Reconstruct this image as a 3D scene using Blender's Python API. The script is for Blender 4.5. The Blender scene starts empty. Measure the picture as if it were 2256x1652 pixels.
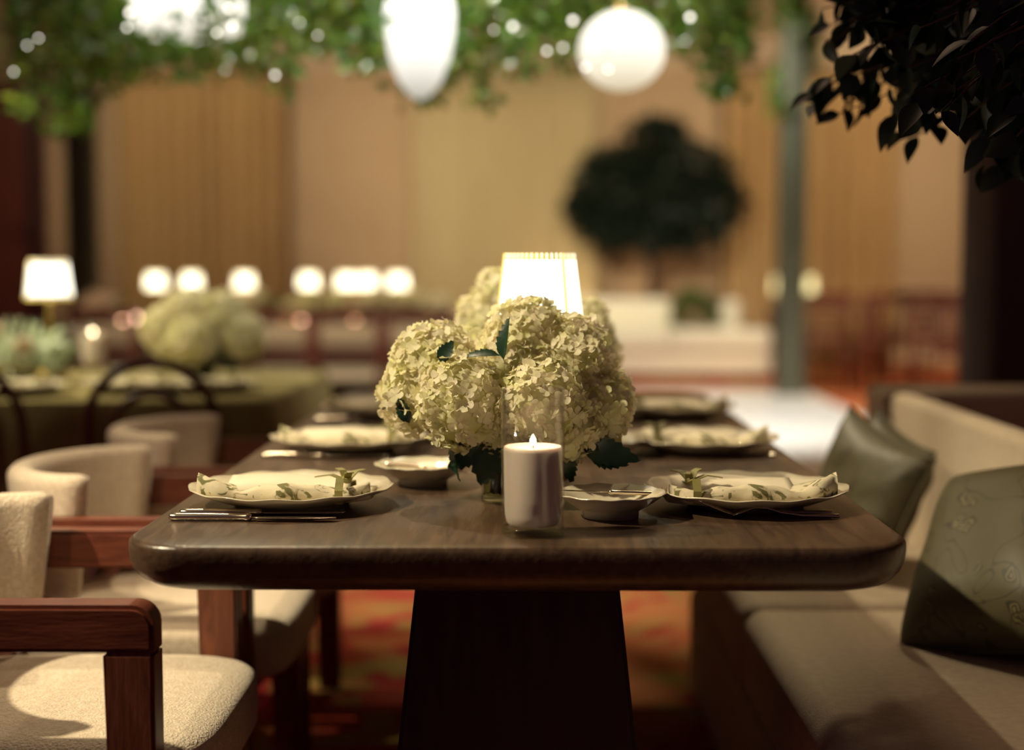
import bpy, bmesh, math, random
from mathutils import Vector, Matrix, Euler
random.seed(11)
R = random.Random(5)
PI = math.pi
C = bpy.context.scene.collection
SC = bpy.context.scene
U = random.uniform

# ------------------------------------------------------------------ camera
F = 3220.0; CX, CY = 1128.0, 826.0
CAMZ = 1.113
PITCH = math.atan(235 / F); YAW = math.atan(40 / F)
cam_d = bpy.data.cameras.new('camera'); cam = bpy.data.objects.new('camera', cam_d); C.objects.link(cam)
cam.location = (0, 0, CAMZ); cam.rotation_euler = (PI / 2 - PITCH, 0, YAW)
cam_d.sensor_width = 56; cam_d.lens = 56 * F / 2256; cam_d.clip_end = 100
cam_d.dof.use_dof = True; cam_d.dof.focus_distance = 2.13; cam_d.dof.aperture_fstop = 2.0
SC.camera = cam
SC.view_settings.view_transform = 'Standard'; SC.view_settings.look = 'None'
SC.view_settings.gamma = 1; SC.view_settings.use_curve_mapping = False
SC.view_settings.exposure = 0.08
CR = Euler(cam.rotation_euler).to_matrix()

def at(px, py, Y=None, Z=None):
    """the place in the room seen at a pixel, at distance Y down the room or at height Z"""
    d = CR @ Vector(((px - CX) / F, -(py - CY) / F, -1))
    t = Y / d.y if Y is not None else (Z - CAMZ) / d.z
    return Vector((d.x * t, d.y * t, CAMZ + d.z * t))

# ------------------------------------------------------------------ world, pin spots and added fill lights
w = bpy.data.worlds.new('world'); SC.world = w; w.use_nodes = True
w.node_tree.nodes['Background'].inputs[0].default_value = (.46, .22, .40, 1)
w.node_tree.nodes['Background'].inputs[1].default_value = 0.06

def spot(loc, target, energy, col, angle, blend=.6, size=.08):
    d = bpy.data.lights.new('spot', 'SPOT'); d.energy = energy; d.color = col
    d.spot_size = math.radians(angle); d.spot_blend = blend; d.shadow_soft_size = size
    o = bpy.data.objects.new('pin_or_fill_spot', d); C.objects.link(o); o.location = loc  # serves the room's pin spots and the added fill spots alike
    o.rotation_euler = (Vector(target) - Vector(loc)).to_track_quat('-Z', 'Y').to_euler()
    return o

WARM = (1, .80, .50); AMB = (1, .68, .36)
spot((-2.5, 1.62, 3.2), (-.32, 2.35, .85), 620, (1, .84, .54), 32, .7, .05)
spot((-1.0, 5.4, 3.9), (.95, 3.5, .6), 560, (1, .84, .54), 24, 1, .05)  # added spot to reach the far part of the banquette back
spot((-1.2, 4.8, 3.9), (-.35, 2.65, .75), 235, (1, .84, .54), 34, .8, .05)
spot((1.5, 4.9, 3.9), (.12, 2.85, .75), 290, (1, .82, .52), 22, .9, .05)
spot((-2.0, .9, 3.6), (-1.05, 2.95, .55), 240, (1, .78, .50), 25, .9, .07)  # added fill from the front for the armchair backs
spot((-3.2, 4.5, 3.5), (-1.75, 4.62, .78), 900, (1, .88, .56), 36, .9, .06)
spot((.8, 7.4, 4.3), (1.2, 10.6, 0), 2000, (1, .95, .84), 52, .9, .1)
spot((1.5, 11.2, 4.3), (1.7, 14.7, .4), 680, (1, .95, .76), 50, .9, .1)
spot((-.1, 7.6, 4.4), (-.1, 4.1, 0), 650, (1, .84, .58), 26, .9, .1)  # added spot to brighten the carpet under the dining table
spot((5.0, 10.0, 4.3), (4.0, 13.2, 0), 900, (1, .74, .44), 60, .9, .1)
spot((-1.5, 7.2, 4.3), (-1.5, 10.0, .8), 620, (1, .84, .56), 60, .9, .1)
spot((-.1, 3.4, 4.3), (-.15, 5.1, 1.95), 560, (1, .97, .80), 52, .9, .1)  # added spot to brighten the hanging greenery
spot((.2, 16.3, .12), (.8, 17.0, 1.3), 40, (1, .72, .42), 110, 1, .1)  # added uplight at the floor, fills the topiary's shadow on the wall
spot((-.1, 9.0, 2.9), (.0, 17, 2.1), 1250, (1, .80, .50), 46, 1, .2)  # added wall light without a fixture, keeps the tree shadow behind its crown
for x_, y_ in ((-.6, 4.6), (2.9, 6.5)):  # added soft warm fill under the ceiling to lift the shadows, no fixture
    d_ = bpy.data.lights.new('added_ceiling_fill', 'AREA'); d_.shape = 'DISK'; d_.size = 1.2; d_.energy = 22; d_.color = (1, .66, .42)
    o_ = bpy.data.objects.new('added_ceiling_fill', d_); C.objects.link(o_); o_.location = (x_, y_, 4.55)
for sx, e in ((-5.8, 60), (-3.4, 330), (3.6, 420), (5.6, 200)):
    spot((sx, 12.6, 4.45), (sx, 17.0, 2.0), e, (1, .80, .50), 80, 1, .2)

# ------------------------------------------------------------------ materials
def nodes(m):
    m.use_nodes = True
    nt = m.node_tree
    return nt, nt.nodes, nt.links, nt.nodes.get('Principled BSDF')

MATS = {}
def mat(name, col, rough=.6, col2=None, scale=8, stretch=(1, 1, 1), bump=0, bscale=None, metal=0, spec=.5, detail=4,
        ramp=(.35, .65), sheen=0, coat=0, sss=0, emis=None, estr=0, distort=0):
    m = bpy.data.materials.new(name); nt, N, L, b = nodes(m)
    b.inputs['Base Color'].default_value = (*col, 1); b.inputs['Roughness'].default_value = rough
    b.inputs['Metallic'].default_value = metal; b.inputs['Specular IOR Level'].default_value = spec
    b.inputs['Sheen Weight'].default_value = sheen; b.inputs['Coat Weight'].default_value = coat
    b.inputs['Coat Roughness'].default_value = .12
    if sss:
        b.inputs['Subsurface Weight'].default_value = sss; b.inputs['Subsurface Radius'].default_value = (.05, .035, .025)
    if emis: b.inputs['Emission Color'].default_value = (*emis, 1); b.inputs['Emission Strength'].default_value = estr
    if col2 or bump:
        tc = N.new('ShaderNodeTexCoord'); mp = N.new('ShaderNodeMapping'); mp.inputs['Scale'].default_value = stretch
        L.new(tc.outputs['Object'], mp.inputs['Vector'])
        if col2:
            nz = N.new('ShaderNodeTexNoise'); nz.inputs['Scale'].default_value = scale; nz.inputs['Detail'].default_value = detail
            nz.inputs['Distortion'].default_value = distort
            rp = N.new('ShaderNodeValToRGB'); rp.color_ramp.elements[0].position = ramp[0]; rp.color_ramp.elements[1].position = ramp[1]
            rp.color_ramp.elements[0].color = (*col, 1); rp.color_ramp.elements[1].color = (*col2, 1)
            L.new(mp.outputs[0], nz.inputs['Vector']); L.new(nz.outputs['Fac'], rp.inputs[0]); L.new(rp.outputs[0], b.inputs['Base Color'])
        if bump:
            n2 = N.new('ShaderNodeTexNoise'); n2.inputs['Scale'].default_value = bscale or scale; n2.inputs['Detail'].default_value = 3
            bp = N.new('ShaderNodeBump'); bp.inputs['Strength'].default_value = bump; bp.inputs['Distance'].default_value = .004
            L.new(mp.outputs[0], n2.inputs['Vector']); L.new(n2.outputs['Fac'], bp.inputs['Height']); L.new(bp.outputs[0], b.inputs['Normal'])
    MATS[name] = m
    return m

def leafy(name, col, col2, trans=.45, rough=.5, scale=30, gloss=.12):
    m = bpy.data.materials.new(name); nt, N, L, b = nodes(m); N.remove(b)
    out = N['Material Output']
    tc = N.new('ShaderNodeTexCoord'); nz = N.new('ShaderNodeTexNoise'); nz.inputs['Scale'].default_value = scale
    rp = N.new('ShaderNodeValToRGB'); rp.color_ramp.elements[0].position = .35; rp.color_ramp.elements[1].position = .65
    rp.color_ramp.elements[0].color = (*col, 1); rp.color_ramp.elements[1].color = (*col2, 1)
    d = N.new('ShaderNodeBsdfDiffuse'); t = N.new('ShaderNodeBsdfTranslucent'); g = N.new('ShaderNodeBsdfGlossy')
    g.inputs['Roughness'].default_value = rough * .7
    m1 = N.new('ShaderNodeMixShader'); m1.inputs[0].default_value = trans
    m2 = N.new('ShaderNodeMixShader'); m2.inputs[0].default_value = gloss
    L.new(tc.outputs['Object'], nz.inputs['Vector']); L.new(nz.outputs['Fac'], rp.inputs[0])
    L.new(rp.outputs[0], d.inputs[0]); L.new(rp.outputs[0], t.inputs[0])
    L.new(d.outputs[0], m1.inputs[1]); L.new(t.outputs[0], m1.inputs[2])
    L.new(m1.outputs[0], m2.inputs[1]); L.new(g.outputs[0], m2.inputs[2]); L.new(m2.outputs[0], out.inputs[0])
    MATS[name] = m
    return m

def glassy(name, tint=(1, 1, 1), refl=.9):
    m = bpy.data.materials.new(name); nt, N, L, b = nodes(m); N.remove(b)
    out = N['Material Output']
    t = N.new('ShaderNodeBsdfTransparent'); t.inputs[0].default_value = (*tint, 1)
    g = N.new('ShaderNodeBsdfGlossy'); g.inputs['Roughness'].default_value = .03; g.inputs[0].default_value = (refl, refl, refl, 1)
    lw = N.new('ShaderNodeLayerWeight'); lw.inputs['Blend'].default_value = .5
    pw = N.new('ShaderNodeMath'); pw.operation = 'POWER'; pw.inputs[1].default_value = 3.5
    ma = N.new('ShaderNodeMath'); ma.operation = 'MULTIPLY_ADD'; ma.inputs[1].default_value = .5; ma.inputs[2].default_value = .035
    mx = N.new('ShaderNodeMixShader')
    L.new(lw.outputs['Facing'], pw.inputs[0]); L.new(pw.outputs[0], ma.inputs[0]); L.new(ma.outputs[0], mx.inputs[0]); L.new(t.outputs[0], mx.inputs[1]); L.new(g.outputs[0], mx.inputs[2]); L.new(mx.outputs[0], out.inputs[0])
    MATS[name] = m
    return m

def emit(name, col, strength):
    m = bpy.data.materials.new(name); nt, N, L, b = nodes(m); N.remove(b)
    e = N.new('ShaderNodeEmission'); e.inputs[0].default_value = (*col, 1); e.inputs[1].default_value = strength
    L.new(e.outputs[0], N['Material Output'].inputs[0]); MATS[name] = m
    return m

def grad_emit(name, c0, s0, c1, s1, z0, z1):
    """a lantern's paper, brighter near the bulb at the height z1"""
    m = bpy.data.materials.new(name); nt, N, L, b = nodes(m); N.remove(b)
    tc = N.new('ShaderNodeTexCoord'); sp = N.new('ShaderNodeSeparateXYZ'); mr = N.new('ShaderNodeMapRange')
    mr.inputs[1].default_value = z0; mr.inputs[2].default_value = z1
    mc = N.new('ShaderNodeMix'); mc.data_type = 'RGBA'
    mc.inputs['A'].default_value = (c0[0]*s0, c0[1]*s0, c0[2]*s0, 1); mc.inputs['B'].default_value = (c1[0]*s1, c1[1]*s1, c1[2]*s1, 1)
    e = N.new('ShaderNodeEmission')
    L.new(tc.outputs['Object'], sp.inputs[0]); L.new(sp.outputs['Z'], mr.inputs[0]); L.new(mr.outputs[0], mc.inputs['Factor'])
    L.new(mc.outputs['Result'], e.inputs[0]); L.new(e.outputs[0], N['Material Output'].inputs[0]); MATS[name] = m
    return m

def carpet():
    m = bpy.data.materials.new('carpet'); nt, N, L, b = nodes(m)
    tc = N.new('ShaderNodeTexCoord')
    def band(scale, dist, off, lo, hi):
        mp = N.new('ShaderNodeMapping'); mp.inputs['Location'].default_value = off
        wv = N.new('ShaderNodeTexNoise'); wv.inputs['Scale'].default_value = scale; wv.inputs['Distortion'].default_value = dist; wv.inputs['Detail'].default_value = 1.5
        rp = N.new('ShaderNodeValToRGB'); rp.color_ramp.elements[0].position = lo; rp.color_ramp.elements[1].position = hi
        L.new(tc.outputs['Object'], mp.inputs[0]); L.new(mp.outputs[0], wv.inputs['Vector']); L.new(wv.outputs['Fac'], rp.inputs[0])
        return rp.outputs[0]
    def mix(f, a, bb):
        x = N.new('ShaderNodeMix'); x.data_type = 'RGBA'; L.new(f, x.inputs['Factor'])
        for s, v in (('A', a), ('B', bb)):
            if isinstance(v, tuple): x.inputs[s].default_value = (*v, 1)
            else: L.new(v, x.inputs[s])
        return x.outputs['Result']
    c = mix(band(1.1, 1.5, (3.1, 0, 0), .44, .56), (.40, .060, .036), (.46, .17, .06))
    c = mix(band(1.7, 2.5, (0, 7.3, 0), .56, .63), c, (.36, .25, .07))
    c = mix(band(2.3, 2, (5, 1.3, 0), .58, .64), c, (.38, .03, .035))
    L.new(c, b.inputs['Base Color']); b.inputs['Roughness'].default_value = .95; b.inputs['Specular IOR Level'].default_value = .1
    n2 = N.new('ShaderNodeTexNoise'); n2.inputs['Scale'].default_value = 250; bp = N.new('ShaderNodeBump'); bp.inputs['Strength'].default_value = .5
    L.new(tc.outputs['Object'], n2.inputs['Vector']); L.new(n2.outputs['Fac'], bp.inputs['Height']); L.new(bp.outputs[0], b.inputs['Normal'])
    MATS['carpet'] = m

def brocade(name, base, dark, light):
    """olive cushion cloth with woven sprigs"""
    m = bpy.data.materials.new(name); nt, N, L, b = nodes(m)
    tc = N.new('ShaderNodeTexCoord')
    nd = N.new('ShaderNodeTexNoise'); nd.inputs['Scale'].default_value = 18
    ad = N.new('ShaderNodeMix'); ad.data_type = 'RGBA'; ad.blend_type = 'LINEAR_LIGHT'; ad.inputs['Factor'].default_value = .05
    L.new(tc.outputs['Object'], nd.inputs['Vector']); L.new(tc.outputs['Object'], ad.inputs['A']); L.new(nd.outputs['Color'], ad.inputs['B'])
    v = N.new('ShaderNodeTexVoronoi'); v.inputs['Scale'].default_value = 21; L.new(ad.outputs['Result'], v.inputs['Vector'])
    rp = N.new('ShaderNodeValToRGB'); cr = rp.color_ramp; cr.interpolation = 'LINEAR'
    cr.elements[0].position = 0; cr.elements[0].color = (*light, 1); cr.elements[1].position = 1; cr.elements[1].color = (*base, 1)
    for p, c in ((.10, light), (.13, dark), (.19, dark), (.21, light), (.27, light), (.30, dark), (.36, dark), (.39, base)):
        e = cr.elements.new(p); e.color = (*c, 1)
    L.new(v.outputs['Distance'], rp.inputs[0])
    mk = N.new('ShaderNodeTexNoise'); mk.inputs['Scale'].default_value = 9; mk.inputs['Detail'].default_value = 1; L.new(tc.outputs['Object'], mk.inputs['Vector'])
    mr = N.new('ShaderNodeMapRange'); mr.inputs[1].default_value = .50; mr.inputs[2].default_value = .56; L.new(mk.outputs['Fac'], mr.inputs[0])
    x = N.new('ShaderNodeMix'); x.data_type = 'RGBA'; x.inputs['A'].default_value = (*base, 1); L.new(mr.outputs[0], x.inputs['Factor']); L.new(rp.outputs[0], x.inputs['B'])
    vn = N.new('ShaderNodeTexNoise'); vn.inputs['Scale'].default_value = 6; vn.inputs['Distortion'].default_value = 2.5; vn.inputs['Detail'].default_value = 0
    L.new(tc.outputs['Object'], vn.inputs['Vector'])
    vr = N.new('ShaderNodeValToRGB'); c2 = vr.color_ramp; c2.elements[0].position = .484; c2.elements[0].color = (0, 0, 0, 1); c2.elements[1].position = .516; c2.elements[1].color = (0, 0, 0, 1)
    e = c2.elements.new(.494); e.color = (1, 1, 1, 1); e = c2.elements.new(.506); e.color = (1, 1, 1, 1)
    L.new(vn.outputs['Fac'], vr.inputs[0])
    y = N.new('ShaderNodeMix'); y.data_type = 'RGBA'; y.inputs['B'].default_value = (*dark, 1); L.new(vr.outputs[0], y.inputs['Factor']); L.new(x.outputs['Result'], y.inputs['A'])
    L.new(y.outputs['Result'], b.inputs['Base Color']); b.inputs['Roughness'].default_value = .55
    bp = N.new('ShaderNodeBump'); bp.inputs['Strength'].default_value = .45; bp.inputs['Distance'].default_value = .006
    n3 = N.new('ShaderNodeTexNoise'); n3.inputs['Scale'].default_value = 8; n3.inputs['Distortion'].default_value = 1.2
    L.new(tc.outputs['Object'], n3.inputs['Vector']); L.new(n3.outputs['Fac'], bp.inputs['Height']); L.new(bp.outputs[0], b.inputs['Normal'])
    MATS[name] = m

mat('table_wood', (.048, .027, .017), .32, (.108, .063, .036), 5, (9, 1.0, 9), .16, 14, spec=.6, ramp=(.3, .7), distort=1.2)
mat('table_dark', (.030, .014, .022), .5, (.042, .020, .026), 6, (9, 9, 1), .05, 30, spec=.3)
mat('chair_wood', (.10, .022, .014), .40, (.21, .058, .028), 7, (1.2, 9, 9), .12, 30, ramp=(.3, .7), distort=.8)
mat('chair_wood_leg', (.10, .024, .014), .42, (.24, .075, .035), 7, (9, 9, 1.1), .12, 30, ramp=(.3, .7), distort=1.0)
mat('boucle', (.66, .54, .41), .95, (.80, .68, .53), 120, bump=.9, bscale=260, sheen=.25, spec=.15)
mat('bench_fabric', (.47, .375, .27), .9, (.54, .44, .325), 60, bump=.3, bscale=320, sheen=.1, spec=.15)
mat('cloth_olive', (.19, .155, .062), .85, (.245, .20, .082), 4, bump=.15, bscale=90, sheen=.0, spec=.2)
mat('cloth_dark', (.045, .030, .022), .85, (.06, .04, .03), 4, spec=.2)
mat('wall_paint', (.60, .44, .29), .75, (.66, .49, .33), 1.2, spec=.2)
mat('panel_paint', (.54, .395, .26), .7, (.59, .435, .29), 1.5, spec=.2)
mat('trim_paint', (.70, .55, .38), .55, (.74, .59, .42), 2)
mat('ceiling_paint', (.5, .40, .28), .8, (.55, .44, .30), 1)
mat('door_wood', (.13, .032, .026), .45, (.18, .045, .034), 3, (6, 6, 1))
mat('door_dark', (.035, .010, .016), .5, (.05, .015, .02), 3)
mat('curtain_gold', (.54, .365, .17), .7, (.63, .44, .21), 3, (6, 6, .6), sheen=.2)
mat('curtain_pale', (.58, .49, .285), .75, (.64, .545, .33), 3, (6, 6, .6), sheen=.2)
mat('post_paint', (.060, .066, .042), .6, (.085, .088, .056), 5, (4, 4, .7), .1, 20)
mat('pillar_dark', (.030, .010, .014), .7, (.042, .016, .018), 4)
mat('porcelain', (.66, .59, .45), .12, spec=.55, coat=.3)
mat('silver', (.70, .60, .46), .22, metal=1, col2=(.76, .66, .52), scale=30)
mat('brass', (.62, .42, .14), .26, metal=1, col2=(.72, .50, .18), scale=20)
mat('bronze', (.30, .15, .07), .35, metal=1, col2=(.36, .19, .09), scale=20)
mat('napkin', (.64, .56, .39), .9, (.16, .15, .055), 34, (1, 1.6, 1), .3, 60, ramp=(.545, .61), distort=1.5, detail=3)
mat('paper', (.70, .62, .46), .7, (.74, .66, .50), 30)
mat('ribbon', (.20, .18, .05), .6, (.28, .25, .08), 40)
mat('wax', (.86, .76, .66), .42, (.90, .80, .70), 12, sss=1.0)
mat('wick', (.02, .015, .01), .9, (.04, .03, .02), 50)
mat('bentwood', (.060, .012, .014), .38, (.10, .022, .020), 8, (4, 4, 1))
mat('redwood', (.10, .018, .014), .45, (.16, .032, .02), 8, (4, 4, 1))
mat('sofa_white', (.80, .74, .58), .9, (.85, .79, .63), 20, bump=.2, bscale=150)
mat('white_floor', (.84, .84, .80), .30, (.88, .88, .84), 1.5)
mat('pot_white', (.75, .70, .56), .6, (.80, .75, .60), 9)
mat('bark', (.055, .030, .022), .85, (.09, .05, .035), 20, (6, 6, 1), .6, 40)
mat('twig', (.10, .045, .030), .8, (.14, .065, .04), 30)
mat('soil', (.05, .035, .02), 1, (.07, .05, .03), 40, bump=.6)
mat('piping', (.06, .055, .025), .7, (.08, .072, .03), 60)
mat('cable', (.03, .025, .02), .6, (.04, .03, .025), 30)
leafy('petal', (.86, .82, .54), (.92, .84, .66), .38, .7, 26, .02)
leafy('petal_green', (.80, .79, .42), (.87, .83, .56), .38, .7, 26, .02)
leafy('petal_blush', (.86, .66, .52), (.90, .78, .62), .4, .7, 26, .02)
leafy('sage', (.50, .60, .42), (.66, .72, .56), .35, .6, 30, .05)
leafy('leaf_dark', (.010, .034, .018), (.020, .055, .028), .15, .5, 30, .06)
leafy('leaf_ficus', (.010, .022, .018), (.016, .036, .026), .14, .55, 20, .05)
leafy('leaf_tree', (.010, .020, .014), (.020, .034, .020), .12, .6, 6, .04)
leafy('leaf_vine', (.09, .28, .03), (.27, .38, .05), .5, .45, 7, .10)
leafy('leaf_shrub', (.07, .15, .02), (.12, .22, .04), .4, .5, 9, .05)
leafy('stem_green', (.06, .09, .025), (.11, .13, .04), .2, .5, 40, .1)
glassy('glass'); glassy('glass_green', (.93, .95, .86)); glassy('water_green', (.60, .64, .42))
emit('bulb', (1, .92, .80), 4.5)
emit('flame', (1, .80, .48), 26)
emit('votive_glow', (1, .56, .40), 13)
emit('shade_glow', (1, .95, .78), 3.0)
emit('shade_far', (1, .90, .62), 4)
emit('sconce_glow', (1, .82, .38), 2.0)
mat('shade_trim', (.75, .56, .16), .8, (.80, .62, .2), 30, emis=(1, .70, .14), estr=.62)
carpet()
brocade('brocade', (.070, .058, .026), (.030, .025, .010), (.120, .098, .045))

# ------------------------------------------------------------------ mesh helpers
def obj(name, geo, m, parent=None, smooth=True, kind=None, label=None):
    if isinstance(geo, bpy.types.Mesh): me = geo
    else:
        if isinstance(geo, bmesh.types.BMesh):
            me = bpy.data.meshes.new(name); geo.to_mesh(me); geo.free()
        else:
            me = bpy.data.meshes.new(name); me.from_pydata([tuple(v) for v in geo[0]], [], geo[1]); me.update()
        if smooth:
            me.polygons.foreach_set('use_smooth', [True] * len(me.polygons))
            if smooth == 'edge': me.set_sharp_from_angle(angle=math.radians(35))
        if m: me.materials.append(MATS[m])
    o = bpy.data.objects.new(name, me); C.objects.link(o)
    if parent: o.parent = parent
    if kind: o['kind'] = kind
    if label: o['label'] = label
    return o

def tag(o, label, cat, group=None):
    o['label'] = label; o['category'] = cat
    if group: o['group'] = group
    return o

def thing(name, label, cat, loc=(0, 0, 0), rotz=0, group=None):
    o = bpy.data.objects.new(name, None); C.objects.link(o); o.empty_display_size = .05
    o.location = loc; o.rotation_euler = (0, 0, rotz)
    return tag(o, label, cat, group)

def struct(name, geo, m, parent=None, smooth=False):
    o = obj(name, geo, m, parent, smooth)
    if not parent: o['kind'] = 'structure'
    return o

def dup(root, loc, rotz=None, label=None, group=None):
    r = root.copy(); C.objects.link(r); r.location = loc
    if rotz is not None: r.rotation_euler = (0, 0, rotz)
    if label: r['label'] = label
    if group: r['group'] = group
    for ch in list(root.children):
        c = ch.copy(); C.objects.link(c); c.parent = r
        for g in list(ch.children):
            d = g.copy(); C.objects.link(d); d.parent = c
    return r

def merge(*gs):
    V, Fc = [], []
    for g in gs:
        n = len(V); V += list(g[0]); Fc += [tuple(i + n for i in f) for f in g[1]]
    return V, Fc

def box(x0, x1, y0, y1, z0, z1, bev=0, seg=2):
    bm = bmesh.new(); bmesh.ops.create_cube(bm, size=1)
    bmesh.ops.scale(bm, vec=(x1 - x0, y1 - y0, z1 - z0), verts=bm.verts)
    bmesh.ops.translate(bm, vec=((x0 + x1) / 2, (y0 + y1) / 2, (z0 + z1) / 2), verts=bm.verts)
    if bev: bmesh.ops.bevel(bm, geom=bm.edges[:], offset=bev, segments=seg, profile=.5, affect='EDGES')
    V = [v.co.copy() for v in bm.verts]; bm.verts.index_update()
    Fc = [tuple(v.index for v in f.verts) for f in bm.faces]; bm.free()
    return V, Fc

def lathe(prof, n=32, mod=None, c=(0, 0, 0)):
    V, Fc = [], []
    for i, (r, z) in enumerate(prof):
        for k in range(n):
            a = 2 * PI * k / n; rr, zz = mod(r, z, a) if mod else (r, z)
            V.append((c[0] + rr * math.cos(a), c[1] + rr * math.sin(a), c[2] + zz))
    for i in range(len(prof) - 1):
        for k in range(n):
            a, b = i * n + k, i * n + (k + 1) % n
            Fc.append((a, b, b + n, a + n))
    if prof[0][0] > 1e-6: Fc.append(tuple(range(n))[::-1])
    if prof[-1][0] > 1e-6: Fc.append(tuple((len(prof) - 1) * n + k for k in range(n)))
    return V, Fc

def open_lathe(prof, n=32, mod=None):
    V, Fc = lathe(prof, n, mod)
    return V, [f for f in Fc if len(f) == 4]

def tube(pts, rad, n=8, cap=True):
    pts = [Vector(p) for p in pts]; V, Fc = [], []
    up = None
    for i, p in enumerate(pts):
        t = (pts[min(i + 1, len(pts) - 1)] - pts[max(i - 1, 0)]).normalized()
        if up is None:
            up = Vector((0, 0, 1)) if abs(t.z) < .9 else Vector((1, 0, 0))
        s = t.cross(up).normalized(); up = s.cross(t).normalized()
        r = rad(i / max(1, len(pts) - 1)) if callable(rad) else rad
        for k in range(n):
            a = 2 * PI * k / n; V.append(p + (s * math.cos(a) + up * math.sin(a)) * r)
    for i in range(len(pts) - 1):
        for k in range(n):
            a, b = i * n + k, i * n + (k + 1) % n; Fc.append((a, b, b + n, a + n))
    if cap: Fc.append(tuple(range(n))[::-1]); Fc.append(tuple((len(pts) - 1) * n + k for k in range(n)))
    return V, Fc

def superell(a, b, c, ev, ep, nu=28, nv=14, cen=(0, 0, 0)):
    sp = lambda x, e: math.copysign(abs(x) ** e, x)
    V, Fc = [], []
    for j in range(nv + 1):
        v = -PI / 2 + PI * j / nv
        for i in range(nu):
            u = 2 * PI * i / nu
            V.append((cen[0] + a * sp(math.cos(v), ev) * sp(math.cos(u), ep), cen[1] + b * sp(math.cos(v), ev) * sp(math.sin(u), ep), cen[2] + c * sp(math.sin(v), ev)))
    for j in range(nv):
        for i in range(nu):
            p, q = j * nu + i, j * nu + (i + 1) % nu; Fc.append((p, q, q + nu, p + nu))
    return V, Fc

def extrude_poly(poly, axis, a0, a1):
    """prism of a 2D outline; axis 'y': outline in (x,z)"""
    n = len(poly); V = []
    for a in (a0, a1):
        for p, q in poly:
            V.append((p, a, q) if axis == 'y' else (a, p, q) if axis == 'x' else (p, q, a))
    Fc = [tuple(range(n)), tuple(range(2 * n - 1, n - 1, -1))] + [(i, (i + 1) % n, n + (i + 1) % n, n + i) for i in range(n)]
    return V, Fc

def rrect(x0, x1, y0, y1, r, n=8):
    P = []
    for cx, cy, a0 in ((x1 - r, y1 - r, 0), (x0 + r, y1 - r, PI / 2), (x0 + r, y0 + r, PI), (x1 - r, y0 + r, 1.5 * PI)):
        for k in range(n + 1):
            a = a0 + PI / 2 * k / n; P.append((cx + r * math.cos(a), cy + r * math.sin(a)))
    return P

def ico(r, cen=(0, 0, 0), sub=2, sq=(1, 1, 1)):
    bm = bmesh.new(); bmesh.ops.create_icosphere(bm, subdivisions=sub, radius=r)
    V = [(v.co.x * sq[0] + cen[0], v.co.y * sq[1] + cen[1], v.co.z * sq[2] + cen[2]) for v in bm.verts]; bm.verts.index_update()
    Fc = [tuple(v.index for v in f.verts) for f in bm.faces]; bm.free()
    return V, Fc

def frame_of(n, spin=0):
    n = Vector(n).normalized(); t = n.orthogonal().normalized()
    t.rotate(Matrix.Rotation(spin, 3, n)); return t, n.cross(t), n

def leaf_add(V, Fc, p, d, nrm, L, W, fold=.18, droop=.15):
    """six-triangle leaf growing from p along d"""
    p = Vector(p); d = Vector(d).normalized(); nrm = Vector(nrm); s = d.cross(nrm)
    s = s.normalized() if s.length > 1e-5 else d.orthogonal().normalized()
    u = s.cross(d).normalized(); i = len(V)
    V.append(p)
    for f, wd in ((.35, 1), (.72, .66)):
        b = p + d * (L * f) - u * (droop * L * f * f)
        V.append(b + s * (W / 2 * wd) + u * (W * fold * wd)); V.append(b); V.append(b - s * (W / 2 * wd) + u * (W * fold * wd))
    V.append(p + d * L - u * (droop * L))
    Fc += [(i, i+2, i+1), (i, i+3, i+2), (i+1, i+2, i+5, i+4), (i+2, i+3, i+6, i+5), (i+4, i+5, i+7), (i+5, i+6, i+7)]

def rdir(zlo=-1, zhi=1, g=random):
    z = g.uniform(zlo, zhi); a = g.uniform(0, 2 * PI); r = math.sqrt(max(0, 1 - z * z))
    return Vector((r * math.cos(a), r * math.sin(a), z))

# ------------------------------------------------------------------ room shell
YW = 17.0
struct('floor', box(-9, 9, -1.5, YW + .2, -.1, 0), 'carpet')
wb = struct('wall_back', box(-9, 9, YW, YW + .2, 0, 4.6), 'wall_paint')
struct('wall_left', box(-9.2, -9, 1.0, YW + .2, 0, 4.6), 'wall_paint')
struct('wall_right', box(9, 9.2, 1.0, YW + .2, 0, 4.6), 'wall_paint')
struct('ceiling', box(-9.2, 9.2, 1.0, YW + .2, 4.6, 4.7), 'ceiling_paint')
W = lambda px: at(px, 591, Y=YW).x
for x0, x1 in ((640, 915), (1312, 1585), (1965, 2150), (222, 276)):
    struct('panel', box(W(x0) , W(x1), YW - .03, YW - .001, .95, 3.28, .012, 1), 'panel_paint', wb)
for x0, x1 in ((640, 915), (1312, 1585), (1965, 2150)):
    struct('panel', box(W(x0), W(x1), YW - .03, YW - .001, .18, .82, .012, 1), 'panel_paint', wb)
struct('trim_1', merge(box(-9, 9, YW - .16, YW - .001, 3.62, 3.70, .01), box(-9, 9, YW - .10, YW - .001, 3.50, 3.62, .02), box(-9, 9, YW - .05, YW - .001, 3.40, 3.50, .01)), 'trim_paint')
struct('trim_2', box(-9, 9, YW - .05, YW - .001, .86, .93, .012), 'trim_paint')
struct('baseboard_back', box(-9, 9, YW - .05, YW - .001, 0, .16, .01), 'trim_paint')
d1 = struct('door_1', box(W(-150), W(112), YW - .10, YW - .001, 0, 3.3, .01), 'door_wood')
struct('meeting_stile', box(W(76), W(104), YW - .16, YW - .10, 0, 3.3, .01), 'door_dark', d1)
struct('lock_plate', box(W(74), W(101), YW - .22, YW - .16, at(88, 520, Y=YW).z, at(88, 480, Y=YW).z, .02), 'door_dark', d1)
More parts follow.
